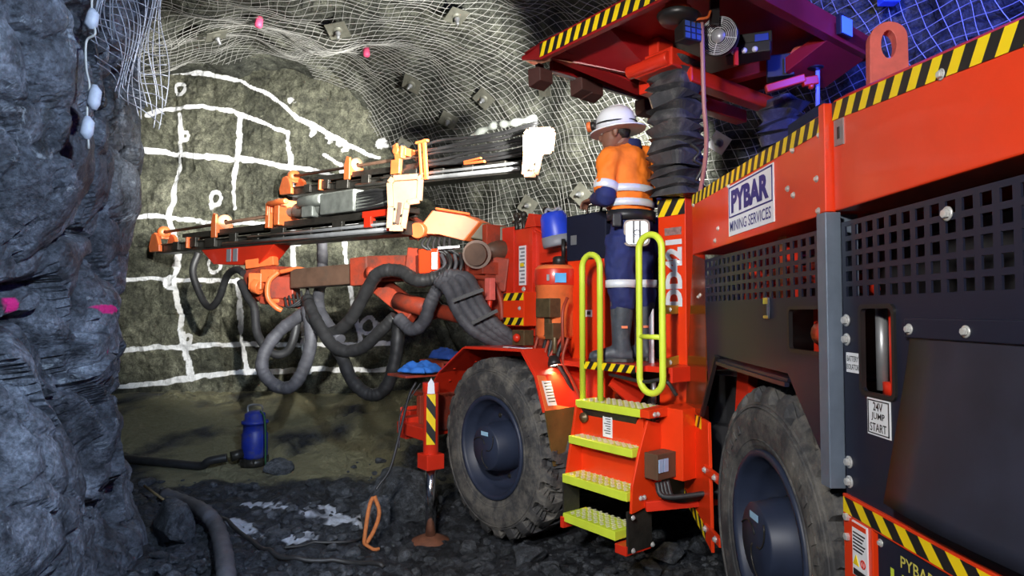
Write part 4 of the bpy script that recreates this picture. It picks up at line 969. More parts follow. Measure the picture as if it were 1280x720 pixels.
for k in range(7):
    a = 1.80 + 0.055 * k
    m = LB(); m.path(smoothpts([(-0.90 + 0.02 * (k % 3), a, 1.52), (-0.95 + 0.02 * (k % 2), a + 0.03 * math.sin(k), 1.36), (-0.88, a - 0.02, 1.22), (-0.80 + 0.02 * (k % 2), a - 0.05 * math.cos(k), 1.05)]), 0.011 + 0.004 * (k % 2), 8); m.build('valve_hose', RUBH if k % 2 else RUSTY, rig)
m = LB(); m.path(smoothpts([(-0.88, 1.83, 1.8), (-0.95, 1.80, 1.7), (-0.95, 1.80, 1.5), (-0.90, 1.86, 1.42)]), 0.012, 8); m.build('valve_hose', RUSTY, rig)
m = LB(); m.box(-0.90, -0.80, 2.30, 2.45, 1.44, 1.56); sb = m.build('switch_box', BRASS, rig, 0.006); m = LB(); m.lathe([(0, 0), (0.03, 0), (0.034, 0.02), (0.02, 0.04), (0, 0.042)], (-0.90, 2.37, 1.50), (-1, 0, 0), 16); m.build('emergency_button', RED, sb)
m = LB(); m.box(-0.62, -0.3, 1.95, 2.5, 1.0, 1.95); m.build('frame_wall', RUSTY, rig)

# boom tower
m = LB(); m.box(-0.55, 0.35, 2.58, 3.02, 1.2, 2.42); m.poly([(-0.56, 2.58, 2.42), (-0.56, 2.12, 2.16), (-0.56, 2.12, 1.5), (-0.56, 2.58, 1.4)], (0.5, 0, 0)); tw = m.build('boom_tower', RED, rig, 0.008)
m = LB(); m.box(-0.565, -0.55, 2.86, 3.03, 1.4, 2.45); m.box(-0.60, -0.55, 2.56, 2.60, 1.5, 2.40); m.bar((-0.565, 2.60, 2.40), (-0.565, 2.15, 2.16), 0.03, 0.02); m.build('tower_rib', RED, tw, 0.004)
m = LB(); m.box(-0.562, -0.553, 2.70, 2.79, 1.93, 2.27); lb = m.build('tower_label', WHITE, tw); m = LB()
for k in range(10): m.box(-0.565, -0.561, 2.71, 2.78 - 0.012 * (k % 3), 1.95 + 0.032 * k, 1.965 + 0.032 * k)
m.build('label_text', GREYP, lb); m = LB(); m.box(-0.566, -0.561, 2.72, 2.77, 2.09, 2.12); m.build('label_warning', YEL, lb)
m = LB(); m.poly([(-0.56, 2.72, 2.42), (-0.56, 2.56, 2.42), (-0.56, 2.60, 2.53), (-0.56, 2.66, 2.54)], (0.10, 0, 0)); m.build('lifting_eye', RED, tw, 0.004)
for k, a in enumerate((2.90, 2.80, 2.50)):
    m = LB(); m.tube((-0.5, a, 2.38), (-0.5, a, 2.53), 0.022, 12); m.ball((-0.5, a, 2.55), 0.034, n=10); m.tube((-0.5, a - 0.05, 2.50), (-0.5, a + 0.05, 2.50), 0.014, 8); m.build('grease_fitting', STEELD, tw)
m = LB(); m.box(-0.75, -0.56, 2.485, 2.765, 1.585, 1.865); hz = m.build('stop_box', ORANGE, rig, 0.004)
hazard('hazard_stripe', MF @ Vector((-0.752, 2.76, 1.795)), UV * -0.27, (0, 0, 0.062), 5, hz, 0.9); hazard('hazard_stripe', MF @ Vector((-0.752, 2.76, 1.592)), UV * -0.27, (0, 0, 0.062), 5, hz, 0.9)
bolt(MF @ Vector((-0.752, 2.54, 1.73)), -RV, 0.014, hz); bolt(MF @ Vector((-0.74, 2.50, 1.885)), -RV, 0.018, hz)
# uprights and pipes on the boom side of the tower
m = LB(); m.box(-0.75, -0.57, 3.02, 3.16, 1.45, 2.05); m.box(-0.80, -0.58, 3.0, 3.22, 2.03, 2.14); m.box(-0.72, -0.5, 3.05, 3.12, 2.14, 2.48); m.build('boom_bracket', RUSTY, rig, 0.006)
m = LB(); m.box(-0.82, -0.76, 2.86, 2.94, 1.80, 1.99); dn = m.build('dump_valve', PINK, rig, 0.006); m = LB(); m.path(smoothpts([(-0.79, 2.90, 1.80), (-0.80, 2.90, 1.68), (-0.80, 2.84, 1.60), (-0.78, 2.66, 1.55)]), 0.022, 10); m.build('red_pipe', RED, dn)

# outrigger jack
m = LB(); m.tube((-1.32, 2.98, 0.46), (-1.32, 2.98, 1.12), 0.062, 20); m.box(-1.40, -1.24, 2.90, 3.06, 0.44, 0.56); m.tube((-1.32, 2.98, 1.05), (-1.32, 2.98, 1.13), 0.07, 20); m.box(-1.36, -0.6, 3.33, 3.45, 0.62, 0.80); m.box(-1.38, -1.28, 2.98, 3.45, 0.66, 0.76)
jk = m.build('outrigger_jack', RED, rig, 0.006)
gj = gz(*(MF @ Vector((-1.32, 2.98, 0))).to_2d())
m = LB(); m.tube((-1.32, 2.98, gj + 0.03), (-1.32, 2.98, 0.5), 0.042, 20); m.build('jack_rod', CHROME, jk)
m = LB(); m.lathe([(0, -0.05), (0.15, -0.05), (0.15, 0.0), (0.06, 0.035), (0, 0.035)], (-1.32, 2.98, gj + 0.03), (0, 0, 1), 24); m.build('jack_foot', mat('rusty_foot', (0.20, 0.075, 0.04), 0.8, 0.2, 0.3, 12, dirt=0.4), jk)
pj = MF @ Vector((-1.32, 2.98, 0)); dj = Vector((-pj.x, -pj.y, 0)).normalized(); sj = dj.cross(Vector((0, 0, 1)))
hazard('hazard_stripe', pj + dj * 0.064 - sj * 0.036 + Vector((0, 0, 0.64)), sj * 0.072, Vector((0, 0, 0.40)), 1, jk, 4.0)
m = MB(); p = pj + dj * 0.066; m.poly([p - sj * 0.03 + Vector((0, 0, 1.045)), p + sj * 0.03 + Vector((0, 0, 1.045)), p + sj * 0.025 + Vector((0, 0, 1.13)), p - sj * 0.0 + Vector((0, 0, 1.17)), p - sj * 0.025 + Vector((0, 0, 1.13))], dj * 0.004); m.build('jack_label', WHITE, jk)
m = LB(); m.box(-1.24, -0.62, 3.30, 3.36, 0.66, 0.98); m.box(-1.15, -0.62, 3.30, 3.62, 0.95, 0.99); m.build('front_shelf', RUSTY, rig, 0.004)
m = LB(); m.box(-1.22, -1.02, 3.52, 3.62, 0.62, 0.82); m.poly([(-1.22, 3.62, 0.62), (-1.22, 3.70, 0.80), (-1.02, 3.70, 0.80), (-1.02, 3.62, 0.62)], (0, 0, 0.04)); m.build('front_hook', RED, rig, 0.006)
m = LB(); m.box(-1.45, -1.06, 3.17, 3.50, 1.152, 1.172); m.box(-1.08, -0.70, 3.20, 3.60, 1.250, 1.270); m.box(-1.08, -1.06, 3.20, 3.50, 1.152, 1.270); m.box(-1.02, -0.97, 3.37, 3.42, 0.80, 1.255); m.build('stepped_tray', RUSTY, rig, 0.004)
# ---------------------------------------------------------------- canopy over the operator
ZC = 3.50
A0 = (-1.24, 1.88); B0 = (0.52, 1.88); C0 = (-1.24, 0.10); D0 = (0.52, 0.38)
m = LB()
m.hexa([(-1.24, 1.88, ZC), (0.46, 1.88, ZC), (0.46, 0.30, ZC), (-1.20, 0.30, ZC), (-1.20, 1.84, ZC + 0.04), (0.42, 1.84, ZC + 0.04), (0.42, 0.34, ZC + 0.04), (-1.16, 0.34, ZC + 0.04)])
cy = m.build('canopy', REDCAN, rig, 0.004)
# perimeter skirt channels
m = LB(); m.box(-1.24, -1.20, 0.30, 1.70, ZC - 0.10, ZC + 0.02); m.box(0.42, 0.47, 0.30, 1.88, ZC - 0.12, ZC + 0.02); m.box(-1.0, 0.46, 1.84, 1.88, ZC - 0.07, ZC + 0.02); m.box(-1.2, 0.46, 0.30, 0.36, ZC - 0.12, ZC + 0.02)
m.poly([(-1.24, 1.70, ZC - 0.10), (-1.24, 1.70, ZC + 0.02), (-1.20, 1.95, ZC + 0.0), (-1.20, 1.95, ZC - 0.015)], (0.03, 0, 0)); m.poly([(-1.24, 1.70, ZC - 0.0), (-1.0, 1.88, ZC - 0.0), (-1.06, 1.98, ZC - 0.01), (-1.20, 1.95, ZC - 0.01)], (0, 0, 0.02))
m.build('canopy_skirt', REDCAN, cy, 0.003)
hazard('hazard_stripe', MF @ Vector((-1.243, 1.70, ZC - 0.085)), UV * -1.40, (0, 0, 0.09), 34, cy, 0.9)
# tapered box section under the roof and cross beams
m = LB()
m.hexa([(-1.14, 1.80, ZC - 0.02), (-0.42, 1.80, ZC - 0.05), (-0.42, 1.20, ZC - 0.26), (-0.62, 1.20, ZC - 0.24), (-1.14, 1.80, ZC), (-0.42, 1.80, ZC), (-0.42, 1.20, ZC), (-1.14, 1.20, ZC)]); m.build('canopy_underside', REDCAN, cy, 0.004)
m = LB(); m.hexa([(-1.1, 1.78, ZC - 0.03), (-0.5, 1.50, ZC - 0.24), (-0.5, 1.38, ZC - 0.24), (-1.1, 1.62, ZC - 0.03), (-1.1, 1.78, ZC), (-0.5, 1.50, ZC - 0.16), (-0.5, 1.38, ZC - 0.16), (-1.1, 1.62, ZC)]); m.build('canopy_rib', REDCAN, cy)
m = LB(); m.box(-0.62, 0.55, 1.28, 1.38, ZC - 0.30, ZC - 0.20); m.box(-0.60, 0.60, 0.95, 1.05, ZC - 0.32, ZC - 0.22); m.build('cross_beam', RED, cy, 0.01)
m = LB(); m.box(-0.72, -0.56, 1.12, 1.24, ZC - 0.14, ZC + 0.0); m.box(-0.76, -0.40, 0.98, 1.30, ZC - 0.24, ZC - 0.12); m.tube((-0.76, 1.34, ZC - 0.19), (-0.76, 1.0, ZC - 0.19), 0.045, 14); m.build('column_head', RED, cy, 0.01)
m = LB(); m.poly([(0.44, 0.30, ZC - 0.02), (0.44, 0.62, ZC - 0.14), (0.44, 0.62, ZC - 0.24), (0.44, 0.30, ZC - 0.10)], (-0.5, 0, 0)); m.build('rear_gusset', REDCAN, cy, 0.004)
m = LB(); m.lathe([(0, 0), (0.05, 0), (0.05, 0.003), (0, 0.003)], (0.1, 0.5, ZC - 0.205), (0, 0, -1), 18); m.build('drain_hole', BLK, cy)
# work lamps under the front edge, lenses towards the face
def boxlamp(c, d, s_, name, par, glow, body, bars=False):
    c = Vector(c); d = Vector(d).normalized(); x = d.cross(Vector((0, 0, 1))).normalized(); y = x.cross(d); m = MB(); k = s_
    def P(u_, v_, t): return c + x * (u_ * k) + y * (v_ * k) + d * (t * k)
    m.hexa([P(-.45, -.35, -.5), P(.45, -.35, -.5), P(.45, .35, -.5), P(-.45, .35, -.5), P(-.55, -.5, .35), P(.55, -.5, .35), P(.55, .5, .35), P(-.55, .5, .35)])
    m.hexa([P(-.2, .3, -.15), P(.2, .3, -.15), P(.2, .3, .15), P(-.2, .3, .15), P(-.2, .75, -.15), P(.2, .75, -.15), P(.2, .75, .15), P(-.2, .75, .15)])
    o = m.build(name, body, par, 0.006); m = MB(); m.poly([P(-.48, -.43, .36), P(.48, -.43, .36), P(.48, .43, .36), P(-.48, .43, .36)], d * 0.004); m.build('lamp_lens', glow, o)
    if bars:
        m = MB()
        for u_ in (-.16, .16): m.bar(P(u_, -.45, .40), P(u_, .45, .40), 0.006, 0.006, tuple(d))
        for v_ in (-.14, .14): m.bar(P(-.5, v_, .40), P(.5, v_, .40), 0.006, 0.006, tuple(d))
        m.build('lens_grid', BLK, o)
    return o
LB_ = mat('lamp_rubber', (0.06, 0.022, 0.018), 0.6, 0, 0.2, 10, dirt=0.3)
for b, a, z, dd in ((-1.07, 1.90, 3.37, (-0.62, 0.78, -0.06)), (-0.70, 1.86, 3.37, (-0.6, 0.8, -0.08)), (-0.60, 1.86, 3.365, (-0.6, 0.8, -0.08)), (0.02, 1.86, 3.36, (-0.4, 0.9, -0.08)), (0.16, 1.86, 3.35, (0.1, 1, -0.08))):
    boxlamp(MF @ Vector((b, a, z)), dd, 0.135, 'work_lamp', cy, LEDW, LB_)
m = LB(); m.bar((-1.0, 1.87, 3.425), (0.2, 1.87, 3.425), 0.03, 0.02); m.build('lamp_rail', STEEL, cy)
# lamps and fittings above the operator
c_ = at(860, 42, 3.6); boxlamp(c_, (0.45, -1, 0.03), 0.115, 'led_lamp', cy, mat('lamp_glass_off', (0.05, 0.10, 0.38), 0.15), BLK, True)
m = MB(); q = at(845, 8, 3.6); m.lathe([(0, -0.05), (0.085, -0.05), (0.085, -0.02), (0.06, 0.0), (0.062, 0.09), (0.0, 0.10)], q, (0, 0, 1), 24); m.build('amber_beacon', BEAC, cy)
m = MB(); q = at(848, 24, 3.6); m.lathe([(0, -0.03), (0.10, -0.02), (0.125, 0.015), (0.10, 0.03), (0, 0.03)], q, (0.1, 0, 1), 24); m.bar(at(893, -8, 3.62), at(893, 30, 3.62), 0.05, 0.03, (0, 1, 0)); m.build('beacon_bracket', BLK, cy)
m = MB(); m.path(smoothpts([at(866, 28, 3.58), at(872, 24, 3.56), at(884, 22, 3.56), at(888, 14, 3.58)]), 0.008, 8); m.build('cable', BEAC, cy)
fc = at(898, 45, 3.68); fd = (EYE - fc); fd.z *= 0.4; fd = (fd.normalized() + Vector((-0.25, 0, -0.05))).normalized()
m = MB(); m.lathe([(0.0, -0.08), (0.105, -0.08), (0.112, -0.02), (0.108, 0.0), (0.10, -0.004), (0.098, -0.05), (0.0, -0.055)], fc, fd, 32); fn = m.build('fan', BLK, cy, label='round fan behind a wire guard')
m = MB()
for r_ in (0.048, 0.058, 0.068, 0.078, 0.088, 0.098, 0.106): m.lathe([(r_ - 0.0022, 0.006), (r_, 0.0085), (r_ + 0.0022, 0.006), (r_, 0.0035), (r_ - 0.0022, 0.006)], fc, fd, 40)
m.lathe([(0, 0.006), (0.04, 0.005), (0.04, 0.009), (0, 0.011)], fc, fd, 24)
fx_ = fd.orthogonal().normalized(); fy_ = fd.cross(fx_)
for k in range(4):
    a = math.pi * k / 2 + 0.6; e = fx_ * math.cos(a) + fy_ * math.sin(a); m.bar(fc + e * 0.035 + fd * 0.004, fc + e * 0.108 + fd * 0.004, 0.004, 0.004, tuple(fd))
m.build('fan_guard', MESHG, fn)
m = MB()
for k in range(5):
    a = 2 * math.pi * k / 5; e = fx_ * math.cos(a) + fy_ * math.sin(a); e2 = fd.cross(e); m.poly([fc + e * 0.03 - e2 * 0.02 - fd * 0.03, fc + e * 0.09 - e2 * 0.03 - fd * 0.025, fc + e * 0.09 + e2 * 0.03 - fd * 0.04, fc + e * 0.03 + e2 * 0.02 - fd * 0.035], fd * 0.004)
m.build('fan_blade', STEELD, fn)
# black control unit with three white lamps
q0 = at(935, 66, 3.9); m = MB(); ax_ = Vector((0.93, -0.37, 0)); bx = lambda p, hl_, hw_, hh: [p + ax_ * i * hl_ + Vector((0.37, 0.93, 0)) * j * hw_ + Vector((0, 0, k * hh)) for k in (-1, 1) for i, j in ((-1, -1), (1, -1), (1, 1), (-1, 1))]
m.hexa(bx(q0, 0.13, 0.08, 0.035)); m.hexa(bx(q0 + Vector((0.02, 0.05, 0.07)), 0.14, 0.1, 0.035)); un = m.build('lamp_unit', BLK, cy, 0.006)
for k in (-1, 0, 1):
    p = q0 + ax_ * (0.06 * k - 0.02) - Vector((0.37, 0.93, 0)) * 0.08 + Vector((0, 0, -0.015)); m = MB(); m.lathe([(0, 0), (0.017, 0), (0.017, 0.01), (0.008, 0.018), (0, 0.018)], p, (-0.37, -0.93, -0.2), 14); m.build('indicator_lens', WHITE, un)
q1 = at(952, 52, 3.86); m = MB(); m.hexa(bx(q1, 0.04, 0.04, 0.035)); m.build('blue_connector', BLUE, cy, 0.004)
m = MB(); m.bar(at(920, 60, 3.75), at(920, 82, 3.75), 0.022, 0.022, (0, 1, 0)); m.build('red_tab', RED, cy)
m = MB(); m.bar(at(868, 108, 4.5), at(1010, 70, 4.2), 0.10, 0.09); m.build('cross_tube', ORANGE, cy, 0.012)
# second column head
q2 = at(975, 85, 4.2); m = MB(); m.hexa(bx(q2, 0.085, 0.06, 0.075)); sb2 = m.build('battery_box', BLK, cy, 0.008); m = MB(); m.hexa(bx(q2 + ax_ * 0.05 - Vector((0.37, 0.93, 0)) * 0.062 + Vector((0, 0, -0.01)), 0.025, 0.004, 0.05)); m.build('box_label', BLUE, sb2)
m = MB(); m.bar(at(957, 112, 4.15), at(1006, 98, 4.1), 0.05, 0.055); m.bar(at(1003, 103, 4.1), at(1022, 100, 4.1), 0.04, 0.06); m.ball(at(1014, 108, 4.05), 0.02, n=10); m.build('column_bracket', RED, cy, 0.008)
m = MB(); m.tube(at(1022, 60, 4.15), at(1022, 140, 4.15), 0.014, 12); m.build('blue_post', mat('grey_blue_pole', (0.25, 0.28, 0.6), 0.4), cy)  # one even grey-blue colour for the pole
m = MB(); cc_ = at(1003, 68, 4.1)
for k in range(5): m.path([cc_ + Vector(((0.05 + 0.004 * k) * math.cos(t), 0.01 * k - 0.02, (0.05 + 0.004 * k) * math.sin(t) * 0.95)) for t in [2 * math.pi * i / 20 for i in range(20)]], 0.005, 6, closed=True)
m.build('coiled_cable', PINK, cy)
# right rear rim lamp
rl = at(1050, 36, 3.9); boxlamp(rl, (0.55, -0.83, 0.0), 0.12, 'rim_lamp', cy, LEDB, BLK)
m = MB(); m.bar(at(1022, 14, 3.95), at(1046, 30, 3.92), 0.03, 0.03); m.build('lamp_arm', REDCAN, cy)
# pink hydraulic pipe beside the bellows
m = MB(); m.path(smoothpts([at(877, 28, 3.6), at(878, 60, 3.6), at(880, 130, 3.65), at(883, 170, 3.7), at(881, 205, 3.78), at(874, 246, 3.9)]), 0.013, 10); m.build('canopy_pipe', mat('dusty_pink_hose', (0.36, 0.16, 0.16), 0.45, 0, 0.1, 10), rig)
m = MB(); m.path(smoothpts([at(864, 180, 3.9), at(874, 190, 3.86), at(868, 200, 3.86), at(878, 208, 3.88), at(870, 226, 3.9)]), 0.012, 8); m.build('cable', RUBH, rig)
m = LB(); m.box(0.22, 0.62, 0.72, 1.12, 1.3, 2.46); m.build('rear_column', RED, rig, 0.006)
m = MB(); q = at(1000, 150, 3.9); m.poly([at(985, 157, 3.9), at(1030, 126, 3.7), at(1035, 140, 3.7), at(985, 175, 3.9)], (0.02, 0.02, 0)); m.build('guard_mesh_plate', FLAP, rig)

# ---------------------------------------------------------------- booms and feeds
def frame_to(p0, p1, up=(0, 0, 1)):
    p0 = Vector(p0); p1 = Vector(p1); x = (p1 - p0).normalized(); y = Vector(up).cross(x).normalized(); z = x.cross(y)   # y: to the left looking along x
    return Matrix(((x.x, y.x, z.x, p0.x), (x.y, y.y, z.y, p0.y), (x.z, y.z, z.z, p0.z), (0, 0, 0, 1))), (p1 - p0).length
# feed 1 (near) -- y+ faces the camera side
P1r = at(512, 283, 5.6); P1t = at(206, 311, 9.0); T1, L1 = frame_to(P1r, P1t)
P2r = at(668, 208, 6.15); P2t = at(368, 240, 9.3); T2, L2 = frame_to(P2r, P2t)
if (T1.to_3x3() @ Vector((0, 1, 0))).dot(EYE - P1r) < 0: SG = -1
else: SG = 1
def feed(T, L, name, full):
    m = MB(T=T); y = SG
    m.box(0.0, L - 0.02, -0.085, 0.085, -0.07, 0.05); m.box(0.0, L, -0.11, 0.11, -0.075, -0.055); m.box(0.0, L, -0.11, 0.11, 0.035, 0.05)
    f = m.build('feed_beam', STEELD, rig, 0.004)
    m = MB(T=T); m.box(-0.05, L * 0.86, -0.07, 0.07, 0.115, 0.165); m.box(0, L * 0.82, -0.09, -0.06, 0.09, 0.115); m.box(0, L * 0.82, 0.06, 0.09, 0.09, 0.115); m.build('feed_rail', STEELD, f, 0.003)
    m = MB(T=T); m.tube((0.3, 0.06 * y, 0.0), (L * 0.9, 0.06 * y, 0.0), 0.02, 10); m.tube((0.1, 0.115 * y, -0.03), (L * 0.62, 0.115 * y, -0.03), 0.022, 12); m.tube((0.1, 0.13 * y, 0.02), (L * 0.5, 0.13 * y, 0.02), 0.014, 10); m.build('feed_cylinder', STEEL, f)
    for k in range(9):
        x = L * (0.06 + 0.1 * k); m = MB(T=T); m.box(x, x + 0.16 + 0.1 * (k % 3 == 0), 0.085 * y, 0.125 * y, -0.05 + 0.02 * (k % 2), 0.06 + 0.03 * (k % 2)); m.build('clamp_block', STEELD, f, 0.004)
    zr = 0.265
    m = MB(T=T); m.tube((L * 0.36, 0, zr), (L + 0.06, 0, zr - 0.03), 0.021, 12); m.build('drill_rod', BOOMBROWN, f)
    # front centraliser plate (shield shaped) at the tip
    m = MB(T=T); sh = [(L - 0.16, -0.05), (L + 0.17, -0.05), (L + 0.20, 0.03), (L + 0.11, 0.20), (L + 0.02, 0.215), (L - 0.07, 0.17), (L - 0.15, 0.04)]
    m.poly([(x, 0.14 * y, z) for x, z in sh], (0, -0.05 * y, 0)); m.poly([(x, -0.14 * y, z) for x, z in sh], (0, 0.05 * y, 0)); fcn = m.build('front_centraliser', BOOMORANGE, f, 0.012)
    m = MB(T=T); m.lathe([(0.03, -0.06), (0.075, -0.06), (0.085, 0), (0.075, 0.06), (0.03, 0.06), (0.03, -0.06)], (L + 0.05, 0, zr - 0.03), (1, 0, 0), 20); m.box(L + 0.0, L + 0.1, -0.05, 0.05, 0.14, 0.22); m.build('rod_bush', BOOMORANGE, fcn)
    # travelling centraliser
    m = MB(T=T); xm = L * 0.665
    m.box(xm - 0.035, xm + 0.035, -0.1, 0.1, 0.12, 0.24); m.poly([(xm - 0.06, 0.10 * y, 0.06), (xm + 0.06, 0.10 * y, 0.06), (xm + 0.07, 0.10 * y, 0.24), (xm + 0.02, 0.10 * y, 0.36), (xm - 0.05, 0.10 * y, 0.34)], (0, 0.03 * y, 0))
    tc_ = m.build('rod_centraliser', BOOMORANGE, f, 0.008)
    m = MB(T=T); m.lathe([(0.026, -0.05), (0.085, -0.04), (0.085, 0.04), (0.026, 0.05), (0.026, -0.05)], (xm, 0, zr), (1, 0, 0), 18); m.build('rod_bush', PEACH, tc_)
    for xx, zz in ((L * 0.80, 0.03), (L * 0.42, 0.30)):
        m = MB(T=T); m.box(xx - 0.05, xx + 0.05, -0.10, 0.12 * y, zz - 0.04, zz + 0.05); m.box(xx - 0.02, xx + 0.02, 0.08 * y, 0.15 * y, zz - 0.07, zz + 0.07); m.build('rod_clamp', BOOMORANGE, f, 0.006)
    return f
f1 = feed(T1, L1, 'near', True); f2 = feed(T2, L2, 'far', True)
# rock drill on the near feed
GREYD = mat('dusty_drill_steel', (0.20, 0.215, 0.195), 0.5, 0.2, 0.3, 10, dirt=0.35, dirtcol=(0.05, 0.05, 0.045))
m = MB(T=T1); x = 0.45
m.tube((x + 0.55, 0, 0.27), (x + 1.35, 0, 0.27), 0.085, 20); m.box(x + 0.2, x + 0.75, -0.13, 0.13, 0.17, 0.38); m.tube((x + 1.35, 0, 0.27), (x + 1.6, 0, 0.27), 0.05, 16); m.box(x + 0.9, x + 1.1, -0.12, 0.12, 0.17, 0.36); m.tube((x + 0.75, 0.09 * SG, 0.33), (x + 1.15, 0.09 * SG, 0.33), 0.06, 16); m.box(x - 0.25, x + 0.2, -0.10, 0.10, 0.18, 0.30)
rd = m.build('rock_drill', GREYD, f1, 0.015)
m = MB(T=T1); m.box(x + 1.5, x + 1.60, -0.12, 0.14, 0.12, 0.40); m.box(x + 1.7, x + 1.78, -0.12, 0.14, 0.10, 0.36); m.tube((x + 1.35, 0.14 * SG, 0.36), (x + 1.7, 0.14 * SG, 0.36), 0.03, 12); m.build('rod_clamp', BOOMORANGE, rd, 0.01)
m = MB(T=T1); m.box(0.0, 0.5, 0.09 * SG, 0.14 * SG, 0.09, 0.15); m.box(0.05, 0.12, 0.09 * SG, 0.16 * SG, -0.05, 0.14); m.box(0.36, 0.46, 0.09 * SG, 0.15 * SG, 0.0, 0.10); m.build('drill_cradle', RED, f1, 0.006)
for k in range(6):
    m = MB(T=T1); z = 0.20 + 0.03 * k; m.path(smoothpts([(-0.02, 0.05 * SG + 0.015 * k * SG, z + 0.06), (0.18, 0.10 * SG, z + 0.03 * math.sin(k)), (0.40, 0.09 * SG, z - 0.01), (0.75, 0.08 * SG, z - 0.02)]), 0.018, 8); m.build('drill_hose', RUBH, f1)
# pale L-shaped hose-reel plates at the back of the feeds
def lplate(T, par, k):
    o_ = [(0.13, -0.02), (-0.02, -0.02), (-0.05, 0.18), (-0.06, 0.25), (-0.19, 0.27), (-0.20, 0.49), (-0.17, 0.52), (0.10, 0.50), (0.14, 0.45), (0.12, 0.20)]
    o_ = [(x_ * k * 0.84, z_ * k * 0.88) for x_, z_ in o_]
    m = MB(T=T); m.poly([(x_, 0.17 * SG, z_) for x_, z_ in o_], (0, -0.03 * SG, 0)); p_ = m.build('hose_guide_plate', PEACH, par, 0.01)
    m = MB(T=T)
    for i in range(len(o_)):
        a, b = o_[i], o_[(i + 1) % len(o_)]; m.bar((a[0], 0.185 * SG, a[1]), (b[0], 0.185 * SG, b[1]), 0.05, 0.028, (0, 1, 0))
    m.build('plate_flange', PEACH, p_, 0.005)
    m = MB(T=T); m.bar((0.04 * k, 0.18 * SG, 0.02), (0.02 * k, 0.18 * SG, 0.22 * k), 0.02, 0.035 * k, (1, 0, 0)); m.box(-0.02, 0.10 * k, -0.12, 0.12, -0.02, 0.06); m.build('plate_slot', BOOMBROWN, p_, 0.004)
    for x_, z_ in ((0.0, 0.03), (0.07, 0.03), (0.0, 0.10), (0.07, 0.16)):
        m = MB(T=T); m.lathe([(0, 0), (0.012, 0), (0.012, 0.01), (0, 0.012)], (x_ * k, 0.172 * SG, z_ * k), (0, SG, 0), 10); m.build('plate_bolt', STEELD, p_)
    return p_
lplate(T1 @ Matrix.Translation((0.05, 0.0, -0.02)) @ Matrix.Rotation(math.radians(38), 4, 'Z'), f1, 0.94); lplate(T2 @ Matrix.Translation((-0.02, 0.0, -0.10)) @ Matrix.Rotation(math.radians(38), 4, 'Z'), f2, 0.90)
# long black hoses lying along the far feed, from its plate to the guide
for k in range(9):
    z0 = 0.11 + 0.034 * k; yy = (0.10 - 0.02 * (k % 3)) * SG
    m = MB(T=T2); m.path(smoothpts([(-0.06, yy, z0 + 0.02), (0.35, yy, z0 - 0.015 + 0.01 * math.sin(k * 2)), (0.8, yy, z0 - 0.02), (1.35, yy * 1.2, z0 - 0.02 * (k % 4)), (1.7, yy, z0 * 0.9 + 0.0)]), 0.017, 8); m.build('feed_hose', RUBH, f2)
m = MB(T=T2); m.path(smoothpts([(0.0, 0.02, 0.46), (0.3, 0.06 * SG, 0.44), (0.55, 0.05 * SG, 0.45), (0.9, 0.03, 0.38)]), [0.035 + 0.01 * math.sin(i * 1.3) for i in range(25)], 10); m.build('wrapped_hose', GREYD, f2)
m = MB(T=T2); xg = 1.45; m.bar((xg, 0.14 * SG, -0.05), (xg + 0.08, 0.14 * SG, 0.40), 0.05, 0.03, (0, 1, 0)); m.bar((xg + 0.08, 0.14 * SG, -0.05), (xg + 0.16, 0.14 * SG, 0.38), 0.03, 0.03, (0, 1, 0)); m.bar((xg + 0.0, 0.15 * SG, 0.38), (xg + 0.2, 0.15 * SG, 0.37), 0.03, 0.04, (0, 1, 0)); m.build('hose_guide_fork', BOOMORANGE, f2, 0.006)
m = MB(T=T2); xg = 1.95; m.box(xg, xg + 0.16, 0.1 * SG, 0.15 * SG, 0.05, 0.22); m.tube((xg + 0.08, 0.16 * SG, 0.33), (xg + 0.08, 0.06 * SG, 0.33), 0.05, 16); m.bar((xg + 0.04, 0.13 * SG, 0.2), (xg + 0.12, 0.13 * SG, 0.4), 0.08, 0.03, (0, 1, 0)); m.build('rod_clamp', BOOMORANGE, f2, 0.006)
m = MB(T=T2); m.box(0.55, 0.85, 0.12 * SG, 0.15 * SG, 0.06, 0.085); m.bar((0.6, 0.14 * SG, 0.11), (0.85, 0.14 * SG, 0.09), 0.03, 0.02); m.build('cradle_bar', BOOMORANGE, f2, 0.004)

# near boom: square tube, head and swivel
def P(px, py, Y): return at(px, py, Y)
hd = P(348, 352, 7.05)
m = MB(); m.bar(P(372, 349, 6.95), P(520, 337, 6.15), 0.21, 0.205); b1 = m.build('boom_tube', BOOMBROWN, rig, 0.012)
m = MB(); m.bar(P(449, 341, 6.5), P(470, 339, 6.38), 0.27, 0.28); m.bar(P(468, 336, 6.4), P(560, 335, 5.95), 0.25, 0.24); m.bar(P(470, 352, 6.4), P(520, 392, 6.1), 0.20, 0.12, (0, 1, 0)); m.bar(P(515, 330, 6.1), P(640, 345, 5.75), 0.26, 0.30); b1c = m.build('boom_sleeve', RUSTY, rig, 0.012)
for px, py in ((487, 338), (462, 340), (494, 330)):
    q = P(px, py, 6.2); m = MB(); m.lathe([(0, -0.12), (0.05, -0.1), (0.05, 0.02), (0, 0.03)], q, (-0.5, -0.85, 0.1), 14); m.build('sleeve_boss', RUSTY, b1c)
m = MB(); m.tube(P(497, 376, 6.15), P(545, 388, 5.9), 0.085, 20); m.tube(P(540, 387, 5.95), P(640, 410, 5.7), 0.07, 20); m.build('lift_cylinder', RUSTY, rig)
m = MB(); m.tube(P(596, 318, 5.55), P(600, 319, 5.95), 0.125, 28); m.tube(P(594, 318, 5.52), P(596, 318, 5.56), 0.10, 28); m.tube(P(590, 315, 5.7), P(640, 312, 5.75), 0.09, 18); m.build('boom_pivot', BOOMBROWN, rig)
